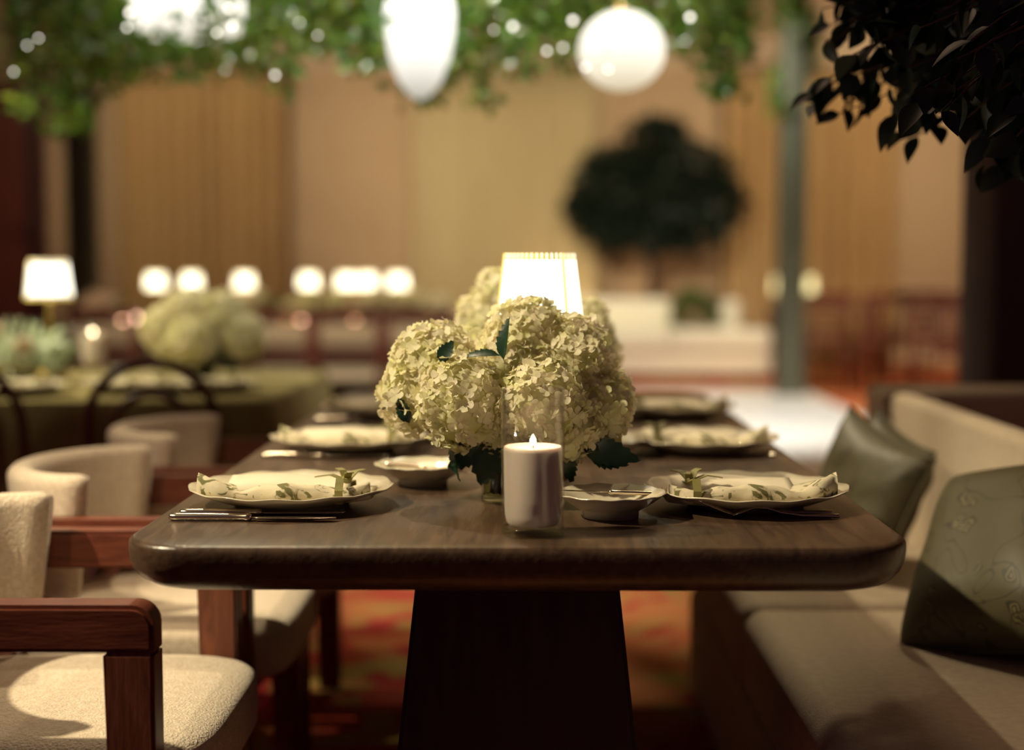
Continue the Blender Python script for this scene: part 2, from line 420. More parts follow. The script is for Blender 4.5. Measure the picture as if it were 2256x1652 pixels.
struct('door_panel', box(W(-120), W(60), YW - .125, YW - .10, .3, 1.3, .012), 'door_wood', d1)
struct('door_panel', box(W(-120), W(60), YW - .125, YW - .10, 1.5, 3.0, .012), 'door_wood', d1)
d2 = struct('door_2', box(W(2205), W(2520), YW - .10, YW - .001, 0, 3.3, .01), 'door_wood')
struct('door_panel', box(W(2240), W(2480), YW - .125, YW - .10, .3, 3.0, .012), 'door_wood', d2)

def curtain(x0, x1, y, z0, z1, m, folds, amp, label, seed):
    g = random.Random(seed); n = folds * 12; V, Fc = [], []
    ph = [g.uniform(-.6, .6) for _ in range(folds + 1)]; am = [g.uniform(.6, 1.2) for _ in range(folds + 1)]
    nz = 6
    for j in range(nz + 1):
        for i in range(n + 1):
            t = i / n; k = t * folds; f = int(min(k, folds - 1))
            V.append((x0 + (x1 - x0) * t, y + amp * am[f] * math.sin(2 * PI * k + ph[f] * .5) * (.85 + .15 * (1 - j / nz)), z0 + (z1 - z0) * j / nz))
    for j in range(nz):
        for i in range(n):
            a = j * (n + 1) + i; Fc.append((a, a + 1, a + n + 2, a + n + 1))
    t = thing('curtain', label, 'curtain', (0, 0, 0))
    o = obj('drape', (V, Fc), m, t); s = o.modifiers.new('s', 'SOLIDIFY'); s.thickness = .01
    obj('curtain_rod', tube([(x0 - .05, y, z1 + .02), (x1 + .05, y, z1 + .02)], .02, 10), 'bronze', t)
    return t
curtain(W(284), W(642), YW - .28, .03, 3.36, 'curtain_gold', 11, .11, 'golden floor-length curtain behind the row of far table lamps', 1)
curtain(W(915), W(1312), YW - .28, .03, 3.36, 'curtain_pale', 9, .04, 'pale cream curtain hanging behind the brass-edged table lamp and the bouquet', 2)
curtain(W(1592), W(1962), YW - .28, .03, 3.36, 'curtain_gold', 10, .11, 'golden floor-length curtain behind the green post and the red wooden chairs', 3)

df = tag(obj('dance_floor', box(-1.6, 2.48, 7.3, 13.15, 0, .02, .006, 1), 'white_floor', smooth=False), 'glossy white dance floor laid over the patterned carpet', 'dance floor')

# green posts and dark pillar
def vine_leaves(pts, n, L, g, spread=.05):
    V, Fc = [], []
    for _ in range(n):
        k = g.uniform(0, len(pts) - 1.001); i = int(k); p = Vector(pts[i]).lerp(Vector(pts[i + 1]), k - i)
        d = rdir(-1, .5, g); leaf_add(V, Fc, p + rdir(g=g) * spread * g.random(), d, rdir(g=g), L * g.uniform(.7, 1.2), L * g.uniform(.45, .7))
    return V, Fc

def post(px, Y, h, wd, label, ivy):
    x = at(px, 591, Y=Y).x
    t = thing('pergola_post', label, 'post', (x, Y, 0))
    obj('shaft', box(-wd / 2, wd / 2, -wd / 2, wd / 2, .10, h, .012), 'post_paint', t, 'edge')
    obj('base', box(-wd * .5 - .02, wd * .5 + .02, -wd / 2 - .02, wd / 2 + .02, 0, .10, .01), 'post_paint', t, 'edge')
    obj('capital', box(-wd * .5 - .03, wd * .5 + .03, -wd / 2 - .03, wd / 2 + .03, h, h + .08, .01), 'post_paint', t, 'edge')
    if ivy:
        g = random.Random(ivy)
        pts = [(wd * .62 * math.cos(a * .9), wd * .62 * math.sin(a * .9), h - .15 * a) for a in range(12)]
        obj('ivy_stem', tube(pts, .012, 6), 'twig', t)
        obj('ivy', vine_leaves(pts, 420, .13, g, .16), 'leaf_vine', t, kind='stuff')
    return t
post(1743, 12.7, 4.1, .225, 'grey-green square post standing at the edge of the white dance floor', 3)
post(184, 12.7, 4.1, .235, 'grey-green square post behind the lamp on the olive-clothed table', 4)
post(2188, 12.2, 4.1, .18, 'narrow grey post beside the dark pillar behind the banquette', 0)
pl = thing('pillar', 'dark brown square pillar rising behind the banquette', 'pillar', (at(2190, 600, Y=5.0).x + .2, 5.2, 0))
obj('shaft', box(-.2, .2, -.2, .2, .14, 2.9, .012), 'pillar_dark', pl, 'edge')
obj('plinth', box(-.23, .23, -.23, .23, 0, .14, .015), 'pillar_dark', pl, 'edge')
obj('capital', box(-.23, .23, -.23, .23, 2.9, 3.0, .015), 'pillar_dark', pl, 'edge')

# ------------------------------------------------------------------ dining table
TX, TZ = -.019, .75
TW = .53; TY0, TY1 = 1.885, 4.30
t = thing('dining_table', 'long dark brown wooden pedestal table with rounded corners', 'table', (TX, (TY0 + TY1) / 2, 0))
hl = (TY1 - TY0) / 2
def table_top():
    r0 = .098; th = .067; V, Fc = [], []
    prof = [(.010, 0), (.004, -.0015), (.001, -.005), (0, -.010), (0, -.016), (.001, -.030), (.006, -.043), (.015, -.054), (.028, -.062), (.045, -th)]
    n = None
    for ins, dz in prof:
        P = rrect(-TW + ins, TW - ins, -hl + ins, hl - ins, r0 - ins * .7, 10); n = len(P)
        V += [(x, y, TZ + dz) for x, y in P]
    for j in range(len(prof) - 1):
        for i in range(n):
            a, b = j * n + i, j * n + (i + 1) % n; Fc.append((a, b, b + n, a + n))
    Fc.append(tuple(range(n))[::-1]); Fc.append(tuple((len(prof) - 1) * n + i for i in range(n)))
    Fc = [f[::-1] for f in Fc]
    return V, Fc
obj('tabletop', table_top(), 'table_wood', t, 'edge')
def pedestal(y0, y1):
    # tapers outward to the floor
    zt = TZ - .067; xt, xb = .148, .222; V = []
    for z, x, e in ((0, xb, .03), (zt, xt, 0)):
        V += [(-x, y0 - e, z), (x, y0 - e, z), (x, y1 + e, z), (-x, y1 + e, z)]
    bm = bmesh.new(); vs = [bm.verts.new(v) for v in V]
    for f in ((0, 3, 2, 1), (4, 5, 6, 7), (0, 1, 5, 4), (1, 2, 6, 5), (2, 3, 7, 6), (3, 0, 4, 7)): bm.faces.new([vs[i] for i in f])
    bmesh.ops.bevel(bm, geom=bm.edges[:], offset=.006, segments=2, affect='EDGES')
    return bm
obj('pedestal', pedestal(-hl + .27, -hl + .62), 'table_dark', t, 'edge')
obj('pedestal', pedestal(hl - .62, hl - .27), 'table_dark', t, 'edge')
obj('stretcher', box(-.04, .04, -hl + .62, hl - .62, .12, .22, .006), 'table_dark', t, 'edge')

# ------------------------------------------------------------------ armchairs (face +x)
def backrest():
    a, b = .168, .225; zt, zb = .736, .50; th = .027; V, Fc = [], []
    cs = []
    P = rrect(-th, th, zb, zt, .024, 5)
    cs = P; n = len(cs); m = 30
    for i in range(m + 1):
        t = -1 + 2 * i / m
        k = 1 if abs(t) < .95 else .8 if abs(t) < .99 else .45
        for q, z in cs:
            ang = t * (PI / 2 + .12 - 1.25 * (zt - z))
            rr = q * k; zz = (zt + zb) / 2 + (z - (zt + zb) / 2) * (1 if k == 1 else .985 if k == .8 else .95)
            lean = -.10 * (zz - zb)
            V.append((-(a + rr) * math.cos(ang) + lean, (b + rr) * math.sin(ang), zz))
    for i in range(m):
        for k in range(n):
            p, q = i * n + k, i * n + (k + 1) % n; Fc.append((p, q, q + n, p + n))
    Fc.append(tuple(range(n))[::-1]); Fc.append(tuple(m * n + k for k in range(n)))
    return V, Fc
def arm_poly():
    P = [(-.30, .60), (.302, .60)]
    r = .03
    for k in range(7):
        a = PI / 2 * k / 6; P.append((.302 - r + r * math.cos(a), .664 - r + r * math.sin(a)))
    P.append((-.30, .664)); return P
def make_chair(loc, label):
    t = thing('armchair', label, 'chair', loc, 0, 'armchairs along the dining table')
    obj('seat', superell(.265, .262, .062, .38, .42, 48, 18, (.095, 0, .402)), 'boucle', t)
    obj('backrest', backrest(), 'boucle', t)
    for s in (-1, 1):
        y0, y1 = sorted((s * .248, s * .302))
        bm = bmesh.new(); V, Fc = extrude_poly(arm_poly(), 'y', y0, y1); vs = [bm.verts.new(v) for v in V]
        for f in Fc: bm.faces.new([vs[i] for i in f])
        bmesh.ops.recalc_face_normals(bm, faces=bm.faces); bmesh.ops.bevel(bm, geom=[e for e in bm.edges if abs(e.verts[0].co.y - e.verts[1].co.y) < 1e-6], offset=.006, segments=2, affect='EDGES')
        obj('armrest', bm, 'chair_wood', t, 'edge')
        V = []
        for z, xa, xb in ((0, .246, .302), (.60, .233, .302)):
            V += [(xa, y0, z), (xb, y0, z), (xb, y1, z), (xa, y1, z)]
        def leg(V):
            bm = bmesh.new(); vs = [bm.verts.new(v) for v in V]
            for f in ((0, 3, 2, 1), (4, 5, 6, 7), (0, 1, 5, 4), (1, 2, 6, 5), (2, 3, 7, 6), (3, 0, 4, 7)): bm.faces.new([vs[i] for i in f])
            bmesh.ops.bevel(bm, geom=bm.edges[:], offset=.005, segments=2, affect='EDGES'); return bm
        obj('leg', leg(V), 'chair_wood_leg', t, 'edge')
        V = []
        for z, xa, xb in ((0, -.30, -.25), (.60, -.28, -.215)):
            V += [(xa, y0, z), (xb, y0, z), (xb, y1, z), (xa, y1, z)]
        obj('leg', leg(V), 'chair_wood_leg', t, 'edge')
        obj('seat_rail', box(-.25, .25, y0 + .008, y1 - .008, .30, .345, .004), 'chair_wood', t, 'edge')
    obj('seat_rail', box(.24, .28, -.25, .25, .30, .345, .004), 'chair_wood', t, 'edge')
    obj('seat_rail', box(-.27, -.23, -.25, .25, .30, .345, .004), 'chair_wood', t, 'edge')
    obj('back_rail', box(-.285, -.225, -.25, .25, .56, .61, .006), 'chair_wood', t, 'edge')
    return t
ch = make_chair((-.805, 2.215, 0), 'cream and red-brown armchair nearest the camera, at the rounded table corner')
dup(ch, (-.805, 2.875, 0), 0, 'cream and red-brown armchair in the middle of the three along the table')
dup(ch, (-.805, 3.545, 0), 0, 'cream and red-brown armchair farthest along the table, by the olive tablecloth')

# ------------------------------------------------------------------ banquettes
bq = thing('banquette', 'cream upholstered banquette along the dining table with olive cushions', 'bench', (.70, 2.5, 0))
def L(x0, x1, y0, y1, z0, z1, b, seg=4): return box(x0 - .70, x1 - .70, y0 - 2.5, y1 - 2.5, z0, z1, b, seg)
obj('base', L(.425, 1.015, .9, 3.85, .0, .265, .02), 'bench_fabric', bq, 'edge')
obj('seat_cushion', L(.415, .97, .9, 2.845, .27, .45, .045, 5), 'bench_fabric', bq)
obj('seat_cushion', L(.415, .97, 2.85, 3.855, .27, .45, .045, 5), 'bench_fabric', bq)
obj('backrest', L(.955, 1.02, .9, 3.87, .20, .785, .022, 4), 'bench_fabric', bq)
b2 = thing('banquette', 'second cream banquette beyond the first, turned with its back this way', 'bench', (2.0, 4.4, 0))
obj('backrest', box(-1.02, .9, -.3, -.12, .0, .775, .025, 4), 'bench_fabric', b2)
obj('base', box(-1.02, .9, -.12, .40, .0, .27, .012), 'bench_fabric', b2, 'edge')
obj('seat_cushion', box(-1.02, .9, -.12, .44, .27, .45, .045, 5), 'bench_fabric', b2)

def pillow_geo(s, h, n=22, pinch=.10):
    V, Fc = [], []
    for side in (1, -1):
        for j in range(n + 1):
            for i in range(n + 1):
                u, v = -1 + 2 * i / n, -1 + 2 * j / n
                e = (1 - u ** 4) ** .6 * (1 - v ** 4) ** .6
                uu = u * (1 - pinch * (1 - v * v)) ; vv = v * (1 - pinch * (1 - u * u))
                wr = .006 * math.sin(7 * u + 3 * v) * e + .004 * math.sin(11 * v - 5 * u) * e
                V.append((uu * s / 2, side * (h / 2 * e + wr * (1 if side > 0 else .3)), s / 2 + vv * s / 2))
    m = (n + 1) ** 2
    for j in range(n):
        for i in range(n):
            a = j * (n + 1) + i; Fc.append((a, a + n + 1, a + n + 2, a + 1)); b = a + m; Fc.append((b, b + 1, b + n + 2, b + n + 1))
    bm = bmesh.new(); vs = [bm.verts.new(v) for v in V]
    for f in Fc: bm.faces.new([vs[i] for i in f])
    bmesh.ops.remove_doubles(bm, verts=bm.verts, dist=1e-4)
    return bm
def piping_pts(s, pinch=.10, n=20):
    P = []
    e = lambda t: (-1 + 2 * t)
    for k in range(4 * n):
        q, t = divmod(k, n); t = t / n; a = -1 + 2 * t
        u, v = ((a, -1), (1, a), (-a, 1), (-1, -a))[q]
        P.append((u * (1 - pinch * (1 - v * v)) * s / 2, 0, s / 2 + v * (1 - pinch * (1 - u * u)) * s / 2))
    return P + [P[0]]
def pillow(loc, rot, s, h, label):
    t = thing('cushion', label, 'cushion', loc, 0, 'olive cushions on the banquette'); t.rotation_euler = rot
    obj('cover', pillow_geo(s, h), 'brocade', t)
    obj('piping', tube(piping_pts(s), .0035, 6), 'piping', t)
    return t
pillow((.775, 2.42, .455), (math.radians(-40), math.radians(-13), math.radians(-52)), .40, .23, 'large olive brocade cushion lying near the front end of the banquette')
pillow((.675, 3.20, .462), (math.radians(-15), math.radians(15), math.radians(-68)), .32, .12, 'olive brocade cushion standing just past the table corner')
pillow((.755, 3.31, .458), (math.radians(-14), math.radians(12), math.radians(-80)), .31, .10, 'darker olive cushion tucked behind another at the table corner')

# ------------------------------------------------------------------ table settings
NS = 12
def scal(ra, amp):
    def f(r, z, a):
        k = max(0, (r - ra)) / .05
        return r * (1 + amp * k * math.cos(NS * a)), z + .0013 * k * math.cos(NS * a)
    return f
plate_prof = [(0, .006), (.05, .006), (.078, .004), (.080, 0), (.088, 0), (.090, .004), (.112, .010), (.140, .021), (.1555, .0275), (.157, .0292), (.155, .030), (.140, .0245), (.114, .0145), (.095, .0105), (.04, .010), (0, .010)]
bread_prof = [(0, .004), (.034, .004), (.036, 0), (.041, 0), (.042, .010), (.050, .014), (.066, .024), (.080, .0345), (.0815, .036), (.080, .037), (.064, .0275), (.046, .018), (.02, .016), (0, .016)]
me_plate = obj('plate', lathe(plate_prof, 96, scal(.10, .008)), 'porcelain'); 
me_bread = obj('bread_plate', lathe(bread_prof, 72, scal(.05, .010)), 'porcelain')
first = {'plate': me_plate, 'bread': me_bread}
def put(key, loc, label, cat, group, rz=0):
    o = first[key]
    if o.get('label'): o = o.copy(); C.objects.link(o)
    o.location = loc; o.rotation_euler = (0, 0, rz)
    return tag(o, label, cat, group)

def napkin_geo(mirror):
    """folded cloth: flat back pleat and a soft roll along the front, ends gathered"""
    n, m = 40, 14; V, Fc = [], []
    prof = [(.062, .004), (.062, .010), (.030, .013), (-.010, .012), (-.030, .014), (-.040, .024), (-.052, .028), (-.064, .022), (-.068, .012), (-.062, .003), (-.02, .001), (.03, .001)]
    m = len(prof)
    for i in range(n + 1):
        t = -1 + 2 * i / n; x = t * .128 * mirror
        g = 1 - .25 * abs(t) ** 6
        lift = .012 * max(0, -t - .55) ** 1.0 * 2 + .004 * max(0, t - .6)
        for k, (y, z) in enumerate(prof):
            wob = .0035 * math.sin(9 * t + .6 * k) + .0022 * math.sin(17 * t - k)
            V.append((x, y * g + .010 * t * mirror + wob * (1 if z > .011 else .3), max(.0005, z * (1 + .18 * math.sin(6.2 * t + 1)) + lift + (wob * .6 if z > .012 else 0))))
    for i in range(n):
        for k in range(m):
            p, q = i * m + k, i * m + (k + 1) % m
            f = (p, q, q + m, p + m); Fc.append(f if mirror > 0 else f[::-1])
    Fc.append(tuple(range(m))[::-1]); Fc.append(tuple(n * m + k for k in range(m)))
    return V, Fc
def ribbon_geo(mirror):
    x = .088 * mirror; gs = []
    loop = [(x, .066, .006), (x, .060, .020), (x, .01, .0245), (x, -.035, .034), (x, -.060, .040), (x, -.074, .024), (x, -.071, .004)]
    V, Fc = [], []
    for i, p in enumerate(loop):
        for dx in (-.006, .006): V.append((p[0] + dx, p[1] , p[2]))
    for i in range(len(loop) - 1): Fc.append((2*i, 2*i+1, 2*i+3, 2*i+2))
    gs.append((V, Fc))
    for dx, dy, dz, L_ in ((-.05, .018, .004, 1), (.022, .03, .016, 1), (.012, -.02, .018, .7), (-.02, .02, .020, .8)):
        p0 = Vector((x, .005, .029)); p1 = p0 + Vector((dx * mirror * L_, dy, dz * .8)); s = (p1 - p0).cross(Vector((0, 0, 1))).normalized() * .006
        mid = (p0 + p1) / 2 + Vector((0, 0, .006))
        gs.append(([p0 - s, p0 + s, mid - s, mid + s, p1 - s, p1 + s], [(0, 1, 3, 2), (2, 3, 5, 4)]))
    gs.append(ico(.0085, (x, .005, .030), 2, (1, 1.2, .8)))
    return merge(*gs)
def make_napkin(mirror):
    t = bpy.data.objects.new('napkin', None); C.objects.link(t)
    obj('folded_cloth', napkin_geo(mirror), 'napkin', t)
    o = obj('ribbon', ribbon_geo(mirror), 'ribbon', t, False); s = o.modifiers.new('s', 'SOLIDIFY'); s.thickness = .0015
    return t
def card_geo():
    n = 16; V, Fc = [], []
    for j in range(2):
        for i in range(n + 1):
            t = i / n; V.append((-.095 + .19 * t, (-.038, .045)[j], .0 + .003 * math.sin(5 * t) + (.004 if j else 0)))
    for i in range(n): Fc.append((i, i + 1, i + n + 2, i + n + 1))
    return V, Fc
nap = {1: make_napkin(1), -1: make_napkin(-1)}
nap_used = {1: 0, -1: 0}
me_card = obj('menu_card', card_geo(), 'paper'); s = me_card.modifiers.new('s', 'SOLIDIFY'); s.thickness = .0012
rows = (2.235, 2.91, 3.58); xs = {1: -.368, -1: .332}
where = {1: 'armchair', -1: 'banquette'}
ordn = ('nearest', 'middle', 'farthest')
cards_used = 0
for sd in (1, -1):
    for i, y in enumerate(rows):
        x = xs[sd] + (.006 * i if sd == 1 else .008 * i)
        w_ = f'on the {where[sd]} side, {ordn[i]} of three'
        put('plate', (x, y, TZ + .0005), f'scalloped cream plate on the dining table, {where[sd]} side, {ordn[i]} of three', 'plate', 'scalloped dinner plates on the dining table', .1 * i)
        n_ = nap[sd] if not nap_used[sd] else dup(nap[sd], (0, 0, 0)); nap_used[sd] = 1
        n_.location = (x, y - .025, TZ + .0115); n_.rotation_euler = (0, 0, (-.03, .05, -.04)[i] * sd)
        tag(n_, f'folded sprigged napkin with olive ribbon, {w_}', 'napkin', 'folded napkins on the dinner plates')
        c_ = me_card if not cards_used else me_card.copy()
        if cards_used: C.objects.link(c_)
        cards_used = 1
        c_.location = (x + .006 * sd - .012, y + .012, TZ + .0275); c_.rotation_euler = (math.radians(7), 0, (.02, -.05, .04)[i])
        tag(c_, f'cream menu card lying on a napkin {w_}', 'card', 'menu cards on the napkins')

def bar(pts, wy, hz, n=10):
    """flat bar along points with given half widths, rounded section"""
    V, Fc = [], []
    for i, p in enumerate(pts):
        a, b = wy[i], hz[i]
        for k in range(n):
            th = 2 * PI * k / n; V.append((p[0], p[1] + a * math.cos(th), p[2] + b * math.sin(th)))
    for i in range(len(pts) - 1):
        for k in range(n):
            p, q = i * n + k, i * n + (k + 1) % n; Fc.append((p, q, q + n, p + n))
    Fc.append(tuple(range(n))[::-1]); Fc.append(tuple((len(pts) - 1) * n + k for k in range(n)))
    return V, Fc
def make_knife(sc=1.0):
    t = bpy.data.objects.new('knife', None); C.objects.link(t)
    hp = [(-.12, .0042), (-.117, .0075), (-.108, .0085), (-.07, .0070), (-.03, .0062), (-.012, .0058), (-.008, .0075), (-.003, .0075), (0, .005)]
    obj('handle', bar([(x * sc, 0, .0062 * sc) for x, r in hp], [r * sc for x, r in hp], [min(.0055, r * .8) * sc for x, r in hp]), 'silver', t)
    bp = [(0, .004), (.01, .0075), (.06, .0095), (.10, .0088), (.118, .005), (.122, .001)]
    obj('blade', bar([(x * sc, -.001, .0058 * sc) for x, r in bp], [r * sc for x, r in bp], [.0011 * sc] * len(bp), 8), 'silver', t)
    return t
def make_fork():
    """lies tines down-left, bridge resting on the handle's end"""
    t = bpy.data.objects.new('fork', None); C.objects.link(t)
    zf = lambda x: .0032 + .012 * math.exp(-((x + .012) / .028) ** 2) * (1 if x > -.03 else 1) + (.0 if x > 0 else 0)
    hx = [(.105, .0015, .004), (.103, .006, .0045), (.09, .0072, .004), (.05, .005, .0035), (.02, .0036, .0035), (0, .0034, .0035), (-.015, .004, .003)]
    obj('handle', bar([(x, 0, .004 + max(0, .012 * math.exp(-((x + .01) / .03) ** 2))) for x, a, b in hx], [a for x, a, b in hx], [b * .7 for x, a, b in hx]), 'silver', t)
    nx = [(-.012, .004), (-.022, .008), (-.036, .0115), (-.05, .0122)]
    zt = lambda x: .004 + (.0115 if x > -.02 else .0115 - (-.02 - x) * .34 if x > -.05 else max(.0005, .0013 + (-.05 - x) * .42))
    obj('neck', bar([(x, 0, zt(x)) for x, a in nx], [a for x, a in nx], [.0018] * 4), 'silver', t)
    for k in range(4):
        y = -.0102 + .0068 * k; px = (-.048, -.06, -.075, -.09, -.10)
        obj('tine', bar([(x, y, zt(x)) for x in px], [.0021, .002, .0018, .0014, .0006], [.0014] * 5, 6), 'silver', t)
    return t
knife = make_knife(); fork = make_fork(); used = set()
def place(root, loc, rz, label, cat, group):
    if root.name in used: root = dup(root, loc, rz)
    else: used.add(root.name); root.location = loc; root.rotation_euler = (0, 0, rz)
    return tag(root, label, cat, group)
kx = lambda px, py: at(px, py, Z=TZ)
p = kx(555, 1148); place(knife, (p.x, p.y, TZ), -.02, 'silver table knife nearest the rounded table corner by the first armchair', 'knife', 'table knives')
p = kx(560, 1139); place(knife, (p.x + .01, p.y + .008, TZ), .03, 'silver knife lying between another knife and the nearest armchair plate', 'knife', 'table knives')
p = kx(715, 1010); place(knife, (p.x, p.y, TZ), -.01, 'silver table knife beside the middle plate on the armchair side', 'knife', 'table knives')
p = kx(800, 929); place(knife, (p.x, p.y, TZ), -.01, 'silver table knife beside the farthest plate on the armchair side', 'knife', 'table knives')
p = kx(1690, 1141); place(fork, (p.x, p.y, TZ), -.03, 'silver fork nearest the table front, beside the first banquette plate', 'fork', 'table forks')
place(fork, (p.x - .004, p.y + .026, TZ), .02, 'silver fork half under the rim of the first banquette plate', 'fork', 'table forks')
p = kx(1590, 1005); place(fork, (p.x, p.y, TZ), -.04, 'silver fork beside the middle plate on the banquette side', 'fork', 'table forks')
place(fork, (p.x, p.y + .026, TZ), .0, 'silver fork half under the rim of the middle banquette plate', 'fork', 'table forks')

bk = make_knife(.62); bk.name = 'butter_knife'
for i, (px, py, lab, kn) in enumerate(((932, 1068, 'small footed bread plate under the drooping hydrangea leaves', -.2), (1345, 1138, 'small footed bread plate right beside the candle glass', .38),
        (1330, 1007, 'small footed bread plate behind the pointed hydrangea leaf', .2), (950, 968, 'small bread plate half hidden behind the front bouquet', .1), (1378, 925, 'small bread plate at the far banquette setting', .3), (1008, 915, 'small bread plate at the far armchair setting', .3))):
    p = kx(px, py)
    put('bread', (p.x, p.y, TZ + .0005), lab, 'plate', 'footed bread plates', .2 * i)
    if i in (0, 1, 4):
        o = bk if i == 0 else dup(bk, (0, 0, 0))
        o.location = (p.x + .005, p.y + .012, TZ + .0235); o.rotation_euler = (0, math.radians(-7 if i else 4), PI + kn if i == 1 else kn)
        if i == 1: o.location = (p.x - .002, p.y + .018, TZ + .030); o.rotation_euler = (0, math.radians(-4), PI + .25)
        tag(o, ('silver butter knife on the bread plate under the hydrangea leaves', 'silver butter knife across the bread plate beside the candle', '', '', 'silver butter knife on the far banquette bread plate')[i], 'knife', 'butter knives')

# candle in its glass
cp = kx(1174, 1176)
hg = thing('glass_hurricane', 'tall clear glass cylinder around the white candle at the table front', 'vase', (cp.x, cp.y, TZ + .0005))
obj('cylinder', open_lathe([(.0432, .0), (.0436, .20), (.0422, .20), (.0415, .014), (0, .012)], 48), 'glass', hg)
obj('base', lathe([(0, 0), (.041, 0), (.0428, .002), (.0428, .010), (.040, .0125), (0, .012)], 48), 'glass_green', hg)
def candle(x, y, z, r, h, label, grp='pillar candles'):
    t = thing('pillar_candle', label, 'candle', (x, y, z), 0, grp)
    obj('wax', lathe([(0, 0), (r * .80, 0), (r * .90, .004), (r * .955, .014), (r * .98, .04), (r, h - .006), (r * .985, h - .001), (r * .94, h), (r * .85, h - .003), (r * .5, h - .006), (0, h - .0065)], 48), 'wax', t)
    obj('wick', tube([(0, 0, h - .007), (.0005, 0, h + .001), (.0015, 0, h + .006)], .001, 6), 'wick', t)
    obj('flame', lathe([(0, h + .001), (.0028, h + .002), (.0040, h + .005), (.0036, h + .009), (.0016, h + .013), (0, h + .016)], 14), 'flame', t)
    pl_ = bpy.data.lights.new('candle_light', 'POINT'); pl_.energy = .16; pl_.color = (1, .70, .42); pl_.shadow_soft_size = .006
    po_ = bpy.data.objects.new('candle_light', pl_); C.objects.link(po_); po_.parent = t; po_.location = (0, 0, h + .026)
    return t
candle(cp.x, cp.y, TZ + .0135, .0402, .108, 'white pillar candle burning in the tall glass at the table front')

# ------------------------------------------------------------------ hydrangea bouquets
def floret_geo(r, g):
    V, Fc = [], []
    a0 = g.uniform(0, 1)
    for k in range(4):
        a = a0 + PI / 2 * k + g.uniform(-.12, .12); L_ = r * g.uniform(.85, 1.1); wd = r * g.uniform(.42, .52); cup = r * g.uniform(.0, .35)
        d = Vector((math.cos(a), math.sin(a), 0)); s = Vector((-d.y, d.x, 0)); i = len(V)
        up = Vector((0, 0, 1)); tw = g.uniform(-.15, .15) * r
        V.append(Vector((0, 0, 0)))
        for f, wf, h in ((.38, .8, .12), (.72, 1.0, .45), (.95, .6, .9)):
            b = d * L_ * f + up * cup * h
            V.append(b + s * wd * wf * g.uniform(.8, 1.15) + up * (tw * wf + g.uniform(-.08, .22) * r)); V.append(b + up * g.uniform(-.05, .05) * r); V.append(b - s * wd * wf * g.uniform(.8, 1.15) + up * (-tw * wf + g.uniform(-.08, .22) * r))
        V.append(d * L_ * 1.04 + up * cup)
        Fc += [(i, i+2, i+1), (i, i+3, i+2)]
        for q in (1, 4): Fc += [(i+q, i+q+1, i+q+4, i+q+3), (i+q+1, i+q+2, i+q+5, i+q+4)]
        Fc += [(i+7, i+8, i+10), (i+8, i+9, i+10)]
    return V, Fc
FG = random.Random(3)
FLORETS = [floret_geo(.0128, FG) for _ in range(8)]
FME = []
for i, g_ in enumerate(FLORETS):
    me = bpy.data.meshes.new('floret'); me.from_pydata([tuple(v) for v in g_[0]], [], g_[1]); me.update()
    me.polygons.foreach_set('use_smooth', [True] * len(me.polygons)); me.materials.append(MATS['petal' if i % 4 else 'petal_green']); FME.append(me)
def fib(n):
    for i in range(n):
        z = 1 - 2 * (i + .5) / n; a = i * 2.399963; r = math.sqrt(1 - z * z); yield Vector((r * math.cos(a), r * math.sin(a), z))
def head_florets(r, n, g, heads, cen):
    out = []
    for d in fib(n):
        d = (d + rdir(g=g) * .14).normalized(); p = d * r * g.uniform(.90, 1.05)
        q = Vector(cen) + p
        if any((q - Vector(c)).length < rr * .86 for c, rr in heads if c != cen): continue
        nrm = (d + rdir(g=g) * .55).normalized(); out.append((p, nrm, g.uniform(0, 6.28), g.uniform(.82, 1.12), d))
    return out
def leaf_mesh(L_, Wd, g, curl=.25, teeth=True):
    n = 14; V, Fc = [], []
    for i in range(n + 1):
        t = i / n; wd = Wd / 2 * (math.sin(PI * t ** .8) ** .8 if 0 < t < 1 else 0)
        if teeth and 0 < i < n: wd *= 1.0 if i % 2 else .84
        z = -curl * L_ * t * t
        V += [(-wd, L_ * t - (0 if i % 2 else .004), z + abs(wd) * .35), (0, L_ * t, z), (wd, L_ * t - (0 if i % 2 else .004), z + abs(wd) * .35)]
    for i in range(n):
        a = 3 * i; Fc += [(a, a + 1, a + 4, a + 3), (a + 1, a + 2, a + 5, a + 4)]
    return V, Fc
def leaf_part(parent, base, dirv, nrm, L_, Wd, g, m='leaf_dark', curl=.25):
    o = obj('leaf', leaf_mesh(L_, Wd, g, curl), m, parent)
    y = Vector(dirv).normalized(); z = (Vector(nrm) - y * Vector(nrm).dot(y)).normalized(); x = y.cross(z)
    o.matrix_local = Matrix.Translation(base) @ Matrix((x, y, z)).transposed().to_4x4()
    return o

